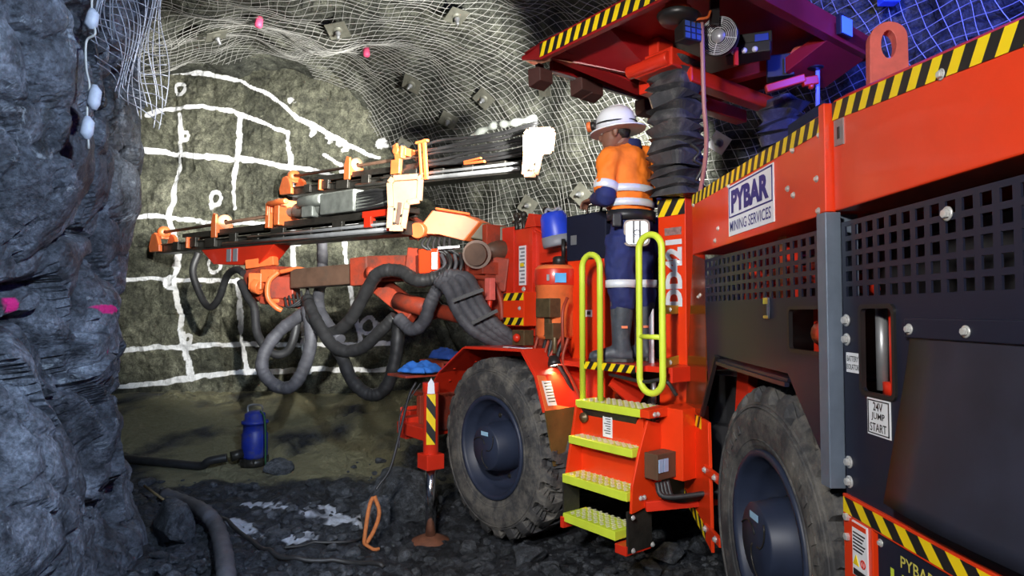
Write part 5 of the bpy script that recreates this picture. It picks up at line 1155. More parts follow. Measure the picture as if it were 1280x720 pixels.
m = MB(); m.bar(P(525, 327, 5.75), P(549, 326, 5.7), 0.06, 0.215); eb = m.build('orange_box', ORANGE, rig, 0.006); m = MB(); q = P(543, 326, 5.66); m.hexa([q + Vector((i * 0.022 * 1.0, j * 0.012, k * 0.075)) for k in (-1, 1) for i, j in ((-1, -1), (1, -1), (1, 1), (-1, 1))]); m.build('box_label', WHITE, eb)
m = MB(); m.bar(P(548, 311, 5.7), P(575, 309, 5.7), 0.12, 0.02); m.build('top_plate', STEEL, rig)
# head: cradle, rotation unit, orange knuckle
m = MB(T=T1); xh0 = L1 * 0.40; xh1 = L1 * 0.74
m.hexa([(xh0 + 0.35, -0.10, -0.30), (xh1 - 0.35, -0.10, -0.26), (xh1 - 0.35, 0.10, -0.26), (xh0 + 0.35, 0.10, -0.30), (xh0, -0.10, -0.07), (xh1, -0.10, -0.07), (xh1, 0.10, -0.07), (xh0, 0.10, -0.07)]); cr = m.build('feed_cradle', RED, rig, 0.008)
m = MB(T=T1)
for k in (0.46, 0.55): xx = xh0 + (xh1 - xh0) * k; m.box(xx, xx + 0.10, 0.10 * SG, 0.106 * SG, -0.24, -0.09)
m.build('grey_label', GREYP, cr)
m = MB(); m.tube(P(318, 344, 7.3), P(322, 372, 7.2), 0.12, 20); m.bar(P(312, 340, 7.3), P(385, 343, 7.0), 0.16, 0.16, w1=0.2, h1=0.14); m.tube(P(330, 358, 7.05), P(345, 356, 7.2), 0.20, 24); m.bar(P(330, 375, 7.1), P(382, 382, 6.95), 0.16, 0.08); m.box(*[v for c2, h2 in zip(P(355, 360, 7.05), (0.14, 0.12, 0.12)) for v in (c2 - h2, c2 + h2)]); kn = m.build('rotation_head', RUSTY, rig, 0.012)
m = MB(); m.bar(P(310, 331, 7.2), P(345, 326, 7.1), 0.10, 0.10); m.bar(P(330, 345, 7.05), P(348, 345, 7.0), 0.14, 0.14); m.tube(P(318, 357, 7.02), P(326, 359, 7.0), 0.085, 18); m.tube(P(338, 372, 7.0), P(356, 378, 7.0), 0.05, 14); m.box(*[v for c2, h2 in zip(P(322, 352, 7.05), (0.07, 0.08, 0.09)) for v in (c2 - h2, c2 + h2)]); m.build('orange_knuckle', BOOMORANGE, kn, 0.008)
m = MB(); m.path(smoothpts([P(348, 340, 6.9), P(336, 352, 6.88), P(335, 372, 6.88), P(345, 384, 6.88), P(352, 388, 6.9)]), 0.028, 10); m.path(smoothpts([P(350, 340, 6.9), P(372, 336, 6.85), P(388, 340, 6.85)]), 0.024, 10); m.build('orange_hose', BOOMORANGE, kn)
for k in range(5):
    m = MB(); m.path(smoothpts([P(356 + 5 * k, 372 - 2 * k, 6.9), P(360 + 5 * k, 384 - k, 6.84), P(374 + 3 * k, 376, 6.85), P(384, 368 - 3 * k, 6.9)]), 0.013, 8); m.build('head_hose', RUBH, kn)
# far boom with its worn orange knuckle
m = MB(); m.bar(P(578, 286, 5.85), P(650, 299, 5.8), 0.17, 0.16); b2 = m.build('boom_tube', mat('olive_boom_steel', (0.10, 0.085, 0.045), 0.5, 0.1, 0.3, 5, dirt=0.35), rig, 0.012)
kb = [P(524, 292, 5.7), P(524, 284, 5.7), P(540, 263, 5.7), P(580, 268, 5.7), P(600, 277, 5.7), P(580, 301, 5.7), P(548, 293, 5.7)]
m = MB(); m.poly(kb, (0.12, 0.22, 0)); m.tube(P(521, 288, 5.62), P(533, 288, 5.9), 0.07, 18); m.bar(P(545, 262, 5.72), P(588, 269, 5.72), 0.16, 0.02); m.build('boom_knuckle', BOOMORANGE, b2, 0.012)
m = MB(); m.tube(P(520, 290, 5.7), P(527, 296, 5.7), 0.05, 14); m.tube(P(512, 290, 5.75), P(522, 290, 5.75), 0.07, 16); m.bar(P(524, 286, 5.85), P(508, 276, 6.0), 0.12, 0.12); m.build('feed_link', RUSTY, b2)
m = MB()
for k in range(6): m.path(smoothpts([P(532 + 6 * k, 297, 5.75), P(528 + 7 * k, 307 + 2 * (k % 3), 5.7), P(545 + 6 * k, 318 + 3 * (k % 2), 5.72), P(556 + 3 * k, 334, 5.75)]), 0.014, 8)
m.build('knuckle_hose', RUBH, b2)

# hanging hoses
def hose(name, pts, r, mm, ridges=0, label=None):
    q = smoothpts([P(*p) for p in pts], 14); n = len(q)
    rr = [r * (1 + (0.025 * math.sin(i * 1.9) + 0.03 * math.sin(i * 0.7 + r * 90) + (0.05 if i % 11 == 0 else 0) if ridges else 0)) for i in range(n)]
    m = MB(); m.path(q, rr, 12); return m.build(name, mm, rig)
hose('hanging_hose', [(248, 316, 7.9), (241, 340, 7.85), (252, 372, 7.8), (263, 384, 7.7), (274, 372, 7.6), (284, 345, 7.5), (296, 337, 7.3), (305, 342, 7.2)], 0.042, RUBH)
hose('hanging_hose', [(245, 315, 8.0), (240, 335, 7.95), (247, 352, 7.9), (252, 358, 7.9)], 0.016, RUBH)
hose('hanging_hose', [(301, 352, 7.15), (310, 372, 7.05), (318, 385, 7.0), (322, 418, 6.9), (340, 441, 6.8), (358, 440, 6.8), (368, 420, 6.8), (372, 392, 6.85)], 0.045, RUBH)
hose('hanging_hose', [(384, 388, 6.75), (352, 412, 6.8), (333, 436, 6.75), (328, 462, 6.7), (345, 482, 6.65), (366, 482, 6.6), (382, 455, 6.6), (389, 420, 6.6), (384, 385, 6.7)], 0.066, HOSEG, 1)
hose('hanging_hose', [(384, 372, 6.75), (392, 400, 6.6), (412, 416, 6.5), (436, 402, 6.3), (458, 364, 6.1), (474, 341, 5.95), (500, 339, 5.85), (520, 350, 5.7), (545, 347, 5.65), (562, 338, 5.6)], 0.062, RUBH, 1)
hose('hanging_hose', [(385, 378, 6.7), (398, 405, 6.5), (420, 435, 6.3), (450, 436, 6.2), (475, 414, 6.1), (494, 396, 6.05)], 0.06, RUBH, 1)
hose('hanging_hose', [(400, 410, 6.5), (425, 442, 6.35), (440, 475, 6.2), (462, 493, 6.1), (482, 485, 6.05), (494, 450, 6.0), (499, 400, 6.0)], 0.062, RUBH, 1)
hose('hanging_hose', [(402, 292, 7.4), (403, 325, 7.3), (402, 350, 7.2), (398, 372, 6.9), (403, 395, 6.7), (425, 425, 6.4)], 0.06, HOSEG, 1)
hose('hanging_hose', [(498, 398, 5.9), (515, 412, 5.8), (530, 402, 5.75), (540, 375, 5.7), (553, 352, 5.65)], 0.06, HOSEG, 1)
for k, (dx, dy) in enumerate(((0, 0), (9, -4), (18, -8), (26, -9))):
    hose('bundled_hose', [(548 + dx * 0.5, 352 + dy, 5.55 - 0.02 * k), (560 + dx, 362 + dy * 1.4, 5.45), (574 + dx, 392 + dy * 1.4, 5.35), (594 + dx * 0.95, 414 + dy, 5.3), (622 + dx * 0.7, 428 + dy * 0.6, 5.32), (648, 432, 5.4)], 0.052, HOSEG, 1)
m = MB(); m.bar(P(566, 376, 5.28), P(604, 362, 5.28), 0.03, 0.03); m.bar(P(590, 404, 5.2), P(622, 388, 5.2), 0.03, 0.03); m.build('hose_strap', RUBH, rig)
for k in range(4): hose('tower_hose', [(552 + 8 * k, 318, 5.68), (556 + 7 * k, 330, 5.6), (550 + 8 * k, 343, 5.58), (556 + 5 * k, 352, 5.55)], 0.016, RUBH if k % 2 else HOSEG)
hose('tower_hose', [(590, 345, 5.7), (612, 350, 5.6), (625, 372, 5.6), (628, 400, 5.6)], 0.025, RUSTY); hose('tower_hose', [(600, 372, 5.75), (615, 362, 5.7), (622, 380, 5.7), (616, 395, 5.75)], 0.014, HOSEG)
# ---------------------------------------------------------------- the operator
SKIN = mat('skin', (0.20, 0.088, 0.055), 0.5, 0, 0.12, 20, bump=0.1)
SHIRT = mat('orange_workwear', (0.90, 0.20, 0.012), 0.75, 0, 0.10, 9, dirt=0.1, dirtcol=(0.35, 0.10, 0.02), bump=0.35, bscale=14)
NAVYC = mat('navy_workwear', (0.012, 0.020, 0.11), 0.8, 0, 0.25, 9, dirt=0.2, dirtcol=(0.03, 0.04, 0.12), bump=0.35, bscale=16)
REFL = mat('reflective_tape', (0.74, 0.78, 0.84), 0.35, 0.15, 0.08, 14)
BOOTM = mat('grey_gumboot', (0.045, 0.055, 0.070), 0.5, 0, 0.3, 14, dirt=0.6, dirtcol=(0.14, 0.145, 0.15), bump=0.2)
HELM = mat('white_helmet', (0.80, 0.82, 0.86), 0.3, 0, 0.04, 10, dirt=0.12, dirtcol=(0.35, 0.35, 0.36), coat=0.3)
LEATH = mat('black_leather', (0.016, 0.016, 0.018), 0.45, 0, 0.2, 12, bump=0.15)
M0 = at(786, 450, 4.34); M0.z = 1.363
man = thing('person', M0, 'person in orange and navy workwear and white helmet standing on the rig platform', 'person')
FD = Vector((-0.76, 0.65, 0)).normalized(); LD = Vector((-FD.y, FD.x, 0)); UPZ = Vector((0, 0, 1))
def W(px, py, Y): return at(px, py, Y + 0.09)
jt = dict(pel=W(790, 290, 4.27), lh=W(778, 297, 4.21), rh=W(802, 297, 4.33), lk=W(778, 355, 4.20), rk=W(804, 355, 4.33), la=W(776, 424, 4.21), ra=W(804, 426, 4.33),
          ch=W(786, 215, 4.27), nk=W(784, 186, 4.27), ls=W(763, 199, 4.16), rs=W(808, 199, 4.37), le=W(755, 246, 4.12), lw=W(744, 249, 4.31), re=W(820, 248, 4.42), rw=W(806, 254, 4.58))
def limb(m, pts, radii, n=16):
    q = smoothpts(pts, 5); k = len(radii) - 1; rr = [np.interp(i / (len(q) - 1) * k, range(k + 1), radii) for i in range(len(q))]
    m.path(q, list(rr), n)
def voxel(o, size, sm=4):
    r_ = o.modifiers.new('remesh', 'REMESH'); r_.mode = 'VOXEL'; r_.voxel_size = size; r_.use_smooth_shade = True
    s_ = o.modifiers.new('smooth', 'SMOOTH'); s_.factor = 0.5; s_.iterations = sm
HF = Vector((-0.92, 0.36, -0.10)).normalized(); HL = UPZ.cross(HF).normalized(); HU = HF.cross(HL)
CH = W(771, 184, 4.22)      # chin level, below the middle of the head
def hd_(f_, l_, u_): return CH + HF * f_ + HL * l_ + HU * u_
m = MB()
m.loft([(hd_(0.045, 0, -0.008), HF * 0.03, HL * 0.028), (hd_(0.035, 0, 0.01), HF * 0.056, HL * 0.046), (hd_(0.015, 0, 0.05), HF * 0.082, HL * 0.063), (hd_(0.0, 0, 0.10), HF * 0.095, HL * 0.073), (hd_(-0.006, 0, 0.145), HF * 0.098, HL * 0.076), (hd_(-0.01, 0, 0.19), HF * 0.088, HL * 0.068), (hd_(-0.012, 0, 0.22), HF * 0.05, HL * 0.04)], 24)
m.ball(hd_(0.103, 0, 0.072), 0.016, 0.016, 0.018, 12); m.path([hd_(0.094, 0, 0.118), hd_(0.108, 0, 0.078)], [0.009, 0.014], 10); m.path([hd_(0.088, -0.04, 0.125), hd_(0.097, 0, 0.124), hd_(0.088, 0.04, 0.125)], 0.012, 10)
m.path([hd_(0.078, -0.022, 0.038), hd_(0.092, 0, 0.040), hd_(0.078, 0.022, 0.038)], 0.008, 8); m.path([hd_(0.076, -0.02, 0.028), hd_(0.089, 0, 0.027), hd_(0.076, 0.02, 0.028)], 0.008, 8); m.ball(hd_(0.075, 0, 0.004), 0.02)
for s_ in (-1, 1):
    m.loft([(hd_(-0.012, s_ * 0.072, 0.055), HF * 0.010, HL * 0.008), (hd_(-0.014, s_ * 0.08, 0.075), HF * 0.018, HL * 0.010), (hd_(-0.018, s_ * 0.082, 0.10), HF * 0.022, HL * 0.011), (hd_(-0.020, s_ * 0.078, 0.118), HF * 0.014, HL * 0.008)], 12)
limb(m, [jt['nk'] - UPZ * 0.08, jt['nk'], hd_(-0.02, 0, 0.06)], [0.075, 0.062, 0.06])
m.loft([(jt['pel'] - UPZ * 0.09, LD * 0.12, FD * 0.09), (jt['pel'], LD * 0.165, FD * 0.11), (W(789, 255, 4.27), LD * 0.15, FD * 0.10), (jt['ch'], LD * 0.165, FD * 0.11), (W(785, 198, 4.27), LD * 0.15, FD * 0.09), (W(785, 186, 4.27), LD * 0.07, FD * 0.06)], 20)
for a, b, c in (('ls', 'le', 'lw'), ('rs', 're', 'rw')): limb(m, [jt['nk'] * 0.3 + jt[a] * 0.7, jt[a], jt[b], jt[c]], [0.06, 0.058, 0.045, 0.030])
for a, b, c in (('lh', 'lk', 'la'), ('rh', 'rk', 'ra')): limb(m, [jt[a], jt[b], jt[c], jt[c] - UPZ * 0.05], [0.085, 0.062, 0.042, 0.045])
def hand(m, wr, fw_, side, dn):   # palm with five bent fingers
    fw_ = fw_.normalized(); dn = (dn - fw_ * dn.dot(fw_)).normalized(); sd_ = dn.cross(fw_) * side
    m.loft([(wr, sd_ * 0.027, dn * 0.02), (wr + fw_ * 0.03, sd_ * 0.038, dn * 0.017), (wr + fw_ * 0.085, sd_ * 0.041, dn * 0.014), (wr + fw_ * 0.095, sd_ * 0.036, dn * 0.011)], 14)
    for i, ln in enumerate((0.070, 0.080, 0.074, 0.058)):
        o_ = wr + fw_ * 0.082 + sd_ * (0.030 - 0.020 * i)
        m.path([o_, o_ + fw_ * ln * 0.45 + dn * 0.006, o_ + fw_ * ln * 0.75 + dn * 0.026, o_ + fw_ * ln * 0.80 + dn * 0.050], [0.0095, 0.009, 0.0085, 0.007], 8)
    o_ = wr + fw_ * 0.025 + sd_ * 0.032; m.path([o_, o_ + fw_ * 0.03 + sd_ * 0.022 + dn * 0.01, o_ + fw_ * 0.058 + sd_ * 0.028 + dn * 0.026], [0.012, 0.0105, 0.008], 8)
hand(m, jt['lw'], Vector((-0.5, 0.85, -0.05)), 1, Vector((0, 0, -1))); hand(m, jt['rw'], Vector((-0.6, 0.8, -0.1)), -1, Vector((0, 0, -1)))
bd_ = m.build('body', SKIN, man); voxel(bd_, 0.006, 3)
for s_ in (-1, 1):
    m = MB(); m.ball(hd_(0.082, s_ * 0.032, 0.105), 0.012, n=12); m.build('eye', WHITE, man)
    m = MB(); m.ball(hd_(0.0915, s_ * 0.033, 0.105), 0.005, n=8); m.build('iris', INK, man)
m = MB(); m.loft([(hd_(-0.062, 0, 0.045), HF * 0.022, HL * 0.045), (hd_(-0.040, 0, 0.09), HF * 0.062, HL * 0.070), (hd_(-0.022, 0, 0.13), HF * 0.090, HL * 0.079), (hd_(-0.012, 0, 0.18), HF * 0.092, HL * 0.074)], 20); m.build('hair', mat('black_hair', (0.012, 0.010, 0.009), 0.6, bump=0.4, bscale=200), man)
# shirt
m = MB()
secs = [(W(788, 268, 4.27), .185, .135), (W(788, 250, 4.27), .185, .135), (W(786, 225, 4.27), .195, .14), (W(785, 205, 4.27), .205, .135), (W(785, 194, 4.27), .18, .115), (W(784, 186, 4.27), .11, .09), (W(783, 181, 4.27), .078, .075)]
m.loft([(c, LD * a, FD * b) for c, a, b in secs], 28)
limb(m, [jt['nk'] * 0.45 + jt['ls'] * 0.55 - UPZ * 0.03, jt['ls'] + UPZ * 0.0, jt['ls'] * 0.5 + jt['le'] * 0.5 + UPZ * 0.01, jt['ls'] * 0.12 + jt['le'] * 0.88], [0.085, 0.088, 0.078, 0.072])
limb(m, [jt['nk'] * 0.45 + jt['rs'] * 0.55 - UPZ * 0.03, jt['rs'], jt['rs'] * 0.5 + jt['re'] * 0.5, jt['rs'] * 0.12 + jt['re'] * 0.88], [0.085, 0.088, 0.078, 0.072])
sh_ = m.build('shirt', SHIRT, man); voxel(sh_, 0.012, 3)
tx = bpy.data.textures.new('cloth_folds', 'CLOUDS'); tx.noise_scale = 0.09
for o in (sh_,):
    d_ = o.modifiers.new('folds', 'DISPLACE'); d_.texture = tx; d_.strength = 0.035; d_.mid_level = 0.5; d_.texture_coords = 'LOCAL'
m = MB()
limb(m, [jt['ls'] * 0.20 + jt['le'] * 0.80, jt['le'] + FD * -0.01, jt['le'] * 0.45 + jt['lw'] * 0.55, jt['lw']], [0.068, 0.070, 0.056, 0.042])
sl = m.build('cuff_sleeve', NAVYC, man); voxel(sl, 0.010, 3); m = MB()
limb(m, [jt['rs'] * 0.20 + jt['re'] * 0.80, jt['re'], jt['re'] * 0.45 + jt['rw'] * 0.55, jt['rw']], [0.068, 0.068, 0.056, 0.042]); sl = m.build('cuff_sleeve', NAVYC, man); voxel(sl, 0.010, 3)
def ring(c, X, Y, h, name, mm, tilt=Vector((0, 0, 0)), n=32):
    m = MB(); up = UPZ; vs = []; fs = []
    for dz, k in ((-h, 1.0), (-h, 1.03), (h, 1.03), (h, 1.0)):
        for i in range(n):
            a = 2 * math.pi * i / n; vs.append(c + X * k * math.cos(a) + Y * k * math.sin(a) + up * dz + tilt * math.cos(a))
    for r_ in range(4):
        for i in range(n): j = (i + 1) % n; r2 = (r_ + 1) % 4; fs.append((r_ * n + i, r_ * n + j, r2 * n + j, r2 * n + i))
    return m.add(vs, fs, 0, True).build(name, mm, man)
ring(W(787, 240, 4.27), LD * .200, FD * .148, 0.024, 'reflective_band', REFL); ring(W(788, 257, 4.27), LD * .197, FD * .146, 0.024, 'reflective_band', REFL)
ax_ = (jt['le'] - jt['ls']).normalized(); c = jt['ls'] * 0.27 + jt['le'] * 0.73; x_ = ax_.orthogonal().normalized(); y_ = ax_.cross(x_)
m = MB(); m.path([c - ax_ * 0.028, c - ax_ * 0.024, c + ax_ * 0.024, c + ax_ * 0.028], [0.078, 0.084, 0.084, 0.078], 24); m.build('reflective_band', REFL, man)
m = MB(); cc_ = W(786, 184, 4.27); m.loft([(cc_ - UPZ * 0.02, LD * .095, FD * .088), (cc_ + UPZ * 0.03 - FD * 0.005, LD * .080, FD * .080), (cc_ + UPZ * 0.042 - FD * 0.01, LD * .070, FD * .072)], 24); m.build('collar', NAVYC, man)
# trousers
m = MB()
m.loft([(W(789, 262, 4.27), LD * .165, FD * .125), (W(790, 280, 4.27), LD * .178, FD * .135), (W(790, 298, 4.27), LD * .178, FD * .135), (W(790, 310, 4.27), LD * .15, FD * .12)], 26)
for a, b in (('lh', 'lk'), ('rh', 'rk')):
    h_, k_ = jt[a], jt[b]; limb(m, [h_, h_ * 0.5 + k_ * 0.5 + FD * 0.02, k_ + FD * 0.015, k_ - UPZ * 0.10, k_ - UPZ * 0.17], [0.108, 0.106, 0.093, 0.090, 0.075])
tr = m.build('trousers', NAVYC, man); voxel(tr, 0.012, 2)
d_ = tr.modifiers.new('folds', 'DISPLACE'); d_.texture = tx; d_.strength = 0.035; d_.mid_level = 0.5; d_.texture_coords = 'LOCAL'
for k_ in ('lk', 'rk'): ring(jt[k_] + FD * 0.012, LD * .103, FD * .103, 0.026, 'reflective_band', REFL)
# boots
for k_, tdir, nm in (('la', Vector((-0.93, 0.22, 0)), 'l'), ('ra', Vector((-0.80, 0.6, 0)), 'r')):
    an = jt[k_]; td = tdir.normalized(); sd_ = UPZ.cross(td); g = Vector((an.x, an.y, 1.3635)); kn_ = jt['lk' if k_ == 'la' else 'rk']
    m = MB(); m.loft([(Vector((kn_.x, kn_.y, 0)) * 0.75 + Vector((an.x, an.y, 0)) * 0.25 + UPZ * 1.775, td * 0.080, sd_ * 0.074), (Vector((kn_.x, kn_.y, 0)) * 0.5 + Vector((an.x, an.y, 0)) * 0.5 + UPZ * 1.66, td * 0.074, sd_ * 0.068), (Vector((an.x, an.y, 1.52)), td * 0.060, sd_ * 0.056), (Vector((an.x, an.y, 1.45)) - td * 0.005, td * 0.066, sd_ * 0.052), (Vector((an.x, an.y, 1.39)), td * 0.070, sd_ * 0.045)], 22)
    m.loft([(g - td * 0.078 + UPZ * 0.045, sd_ * 0.034, UPZ * 0.035), (g - td * 0.04 + UPZ * 0.06, sd_ * 0.045, UPZ * 0.052), (g + td * 0.06 + UPZ * 0.058, sd_ * 0.044, UPZ * 0.052), (g + td * 0.13 + UPZ * 0.046, sd_ * 0.050, UPZ * 0.040), (g + td * 0.18 + UPZ * 0.042, sd_ * 0.048, UPZ * 0.036), (g + td * 0.212 + UPZ * 0.034, sd_ * 0.028, UPZ * 0.024)], 18)
    bt = m.build('gumboot', BOOTM, man); voxel(bt, 0.008, 3)
    so = [g + td * x_ + sd_ * y_ for x_, y_ in ((-0.085, -0.03), (-0.085, 0.03), (-0.04, 0.045), (0.05, 0.042), (0.14, 0.052), (0.20, 0.042), (0.222, 0.0), (0.20, -0.042), (0.14, -0.052), (0.05, -0.042), (-0.04, -0.045))]
    m = MB(); m.poly(so, (0, 0, 0.026)); m.build('boot_sole', BLK, bt, 0.004)
    p = Vector((an.x, an.y, 1.60)) * 0.6 + Vector((kn_.x, kn_.y, 1.60)) * 0.4; vd = (EYE - p); vd.z = 0; vd.normalize(); sx_ = UPZ.cross(vd)
    m = MB(); p = p + vd * 0.066 + sx_ * 0.02; m.poly([p - sx_ * 0.02 - UPZ * 0.008, p + sx_ * 0.02 - UPZ * 0.008, p + sx_ * 0.02 + UPZ * 0.008, p - sx_ * 0.02 + UPZ * 0.008], vd * 0.006); m.build('boot_badge', BOOMORANGE, bt)
# belt, pouch
ring(W(789, 272, 4.27), LD * .196, FD * .150, 0.034, 'belt', LEATH)
pc = W(796, 291, 4.09); pv = (EYE - pc); pv.z = 0; pv.normalize(); ps = UPZ.cross(pv)
def rr_(c, hx, hz, r, n=5):
    out = []
    for sx_, sz_, a0 in ((1, 1, 0), (-1, 1, 90), (-1, -1, 180), (1, -1, 270)):
        for k in range(n + 1): a = math.radians(a0 + 90 * k / n); out.append(c + ps * (sx_ * (hx - r) + r * math.cos(a)) + UPZ * (sz_ * (hz - r) + r * math.sin(a)))
    return out
m = MB(); m.poly(rr_(pc, 0.085, 0.088, 0.035), -pv * 0.08); po_ = m.build('belt_canister', mat('brown_canister_rim', (0.10, 0.07, 0.055), 0.4, 0.2), man, 0.01, 'rounded metal canister on belt')
m = MB(); m.poly(rr_(pc + pv * 0.002, 0.072, 0.076, 0.03), pv * 0.008); m.build('canister_cover', STEEL, po_, 0.006)
m = MB()
for k in (-0.02, 0.02): m.bar(pc + ps * k + pv * 0.012 - UPZ * 0.07, pc + ps * k + pv * 0.012 + UPZ * 0.075, 0.012, 0.006, tuple(pv))
m.lathe([(0.016, 0), (0.02, 0.004), (0.016, 0.008)], pc + pv * 0.010, pv, 16); m.build('canister_strap', LEATH, po_)
m = MB(); q = W(771, 274, 4.08); m.box(q.x - 0.03, q.x + 0.03, q.y - 0.02, q.y + 0.03, q.z - 0.05, q.z + 0.04); m.build('belt_pouch', LEATH, man, 0.008)
# helmet with cap lamp
hc = hd_(-0.012, 0, 0.122)
def el(r1, r2, u_, f_=0): return (hc + HU * u_ + HF * f_, HF * r1, HL * r2)
m = MB(); m.loft([el(.190, .172, -0.022, -0.006), el(.192, .175, -0.014, -0.006), el(.150, .130, 0.004), el(.140, .119, 0.012), el(.137, .116, 0.05), el(.128, .108, 0.09), el(.105, .088, 0.125), el(.070, .058, 0.148), el(.028, .023, 0.157)], 40)
m.path([hc + HF * (0.143 * math.cos(t)) + HU * (0.012 + 0.150 * math.sin(t)) for t in [0.3 + 2.5 * i / 16 for i in range(17)]], 0.010, 8)
hm = m.build('helmet', HELM, man)
m = MB(); q = hc + HF * 0.135 + HU * 0.055; m.lathe([(0, 0), (0.028, 0.0), (0.032, 0.02), (0.030, 0.055), (0, 0.055)], q, HF, 20); m.bar(q - HU * 0.03, q + HU * 0.035, 0.05, 0.02, tuple(HF)); cl_ = m.build('cap_lamp', BLK, hm)
m = MB(); m.lathe([(0.029, 0.035), (0.036, 0.04), (0.036, 0.062), (0.03, 0.066), (0, 0.066)], q, HF, 20); m.build('lamp_bezel', BOOMORANGE, cl_)
m = MB(); m.path(smoothpts([q, hc + HF * 0.10 + HL * 0.09 + HU * 0.04, hc + HF * 0.0 + HL * 0.125 + HU * 0.03, hc - HF * 0.12 + HL * 0.06 + HU * 0.03, hc - HF * 0.15 + HU * 0.01]), 0.005, 6); m.build('lamp_cable', BLK, hm)

# ---------------------------------------------------------------- things resting on the machine
c = MF @ Vector((-0.42, 2.18, 2.28))
c = at(697, 300, 4.95)
t = thing('plastic_drum', c - Vector((0, 0, 0.06)), 'blue plastic container with grey base, between red tower and black control box', 'container')
m = MB(); R_ = Matrix.Translation(c) @ Matrix.Rotation(math.radians(-10), 4, 'Y'); m.T = R_
m.lathe([(0, 0.0), (0.115, 0.0), (0.12, 0.02), (0.112, 0.10), (0.104, 0.18), (0.085, 0.215), (0, 0.22)], (0, 0, 0), (0, 0, 1), 24); m.build('drum_body', BLUE, t)
m = MB(T=R_); m.lathe([(0, -0.05), (0.118, -0.05), (0.122, -0.03), (0.122, 0.03), (0, 0.03)], (0, 0, 0), (0, 0, 1), 24); m.build('drum_base', GREYP, t)
m = MB(T=R_)
m.path(smoothpts([(-0.07, -0.03, 0.20), (-0.04, -0.03, 0.245), (0.0, -0.03, 0.225), (0.05, -0.03, 0.24), (0.07, -0.03, 0.20)]), 0.012, 8); m.build('drum_handle', GREYP, t)
m = LB(); m.box(-0.62, -0.25, 2.08, 2.45, 2.10, 2.18); m.build('tower_shelf', RED, rig, 0.004)
# gloves / rags on the front shelf
def rag(name, px, py, Y, sx_, sy_, h, mm, label, seed, rot=0.0):
    c = at(px, py, Y); n = 26; g = np.linspace(-1, 1, n); X_, Y_ = np.meshgrid(g, g, indexing='ij'); P_ = np.stack([X_.ravel(), Y_.ravel(), np.full(n * n, seed * 1.0)], 1)
    e = np.clip(1 - np.abs(X_.ravel()) ** 4, 0, 1) * np.clip(1 - np.abs(Y_.ravel()) ** 4, 0, 1)
    z = h * (0.55 * e ** 0.5 + 0.45 * e * fbm(P_ * 1.6, 3, seed)); ca_, sa_ = math.cos(rot), math.sin(rot)
    x2 = X_.ravel() * sx_ * (1 + 0.2 * fbm(P_ * 1.1, 2, seed + 1)); y2 = Y_.ravel() * sy_ * (1 + 0.2 * fbm(P_ * 1.1, 2, seed + 2))
    m = MB(); vs = [Vector((c.x + x2[i] * ca_ - y2[i] * sa_, c.y + x2[i] * sa_ + y2[i] * ca_, c.z + z[i])) for i in range(n * n)]; vb = [v - Vector((0, 0, 0.012 + z[i] * 0.9)) for i, v in enumerate(vs)]
    fs = []; N_ = n * n
    for i in range(n - 1):
        for j in range(n - 1): a = i * n + j; fs += [(a, a + n, a + n + 1, a + 1), (N_ + a, N_ + a + 1, N_ + a + n + 1, N_ + a + n)]
    bd = [i * n for i in range(n)] + [(n - 1) * n + j for j in range(1, n)] + [i * n + n - 1 for i in range(n - 2, -1, -1)] + [j for j in range(n - 2, 0, -1)]
    for i in range(len(bd)): a, b = bd[i], bd[(i + 1) % len(bd)]; fs.append((a, b, N_ + b, N_ + a))
    o = m.add(vs + vb, fs, 0, True).build(name, mm); return tag(o, label, 'cloth')
rag('work_rag', 524, 463, 5.5, 0.16, 0.12, 0.10, BLUEC, 'light blue rag bunched on the shelf ahead of the front wheel', 3, -0.6)
rag('folded_bag', 558, 446, 5.75, 0.13, 0.10, 0.10, mat('deep_blue_cloth', (0.012, 0.05, 0.24), 0.7, bump=0.2), 'dark blue folded bag against the front fender top', 9, -0.7)

# ---------------------------------------------------------------- loose things on the ground
def onG(px, py):
    h = bvhG.ray_cast(EYE, ray(px, py).normalized()); return h[0] if h[0] else at(px, py, 5)
PUMPB = mat('scuffed_blue_paint', (0.012, 0.03, 0.30), 0.45, 0, 0.2, 8, dirt=0.7, dirtcol=(0.09, 0.088, 0.06), scratch=0.4)
g = onG(318, 576)
t = thing('sump_pump', g, 'muddy blue submersible sump pump standing on the mud below the rock face', 'pump')
m = MB(); m.lathe([(0, 0.04), (0.13, 0.04), (0.14, 0.07), (0.14, 0.30), (0.125, 0.33), (0.125, 0.42), (0.145, 0.42), (0.145, 0.45), (0.11, 0.46), (0.11, 0.53), (0.06, 0.56), (0, 0.56)], g, (0, 0, 1), 28); m.build('pump_body', PUMPB, t)
m = MB(); m.lathe([(0, -0.05), (0.15, -0.05), (0.155, 0.0), (0.14, 0.04), (0, 0.04)], g, (0, 0, 1), 28)
for k in range(10): a = 2 * math.pi * k / 10; m.box(g.x + 0.145 * math.cos(a) - 0.01, g.x + 0.145 * math.cos(a) + 0.01, g.y + 0.145 * math.sin(a) - 0.01, g.y + 0.145 * math.sin(a) + 0.01, g.z - 0.03, g.z + 0.05)
m.build('pump_strainer', STEELD, t)
m = MB(); m.path(smoothpts([g + Vector((-0.08, 0, 0.53)), g + Vector((-0.07, 0, 0.62)), g + Vector((0.07, 0, 0.62)), g + Vector((0.08, 0, 0.53))]), 0.011, 8); m.build('lifting_handle', STEEL, t)
m = MB(); m.tube(g + Vector((-0.10, -0.08, 0.10)), g + Vector((-0.20, -0.15, 0.08)), 0.055, 16); m.build('outlet', STEELD, t)
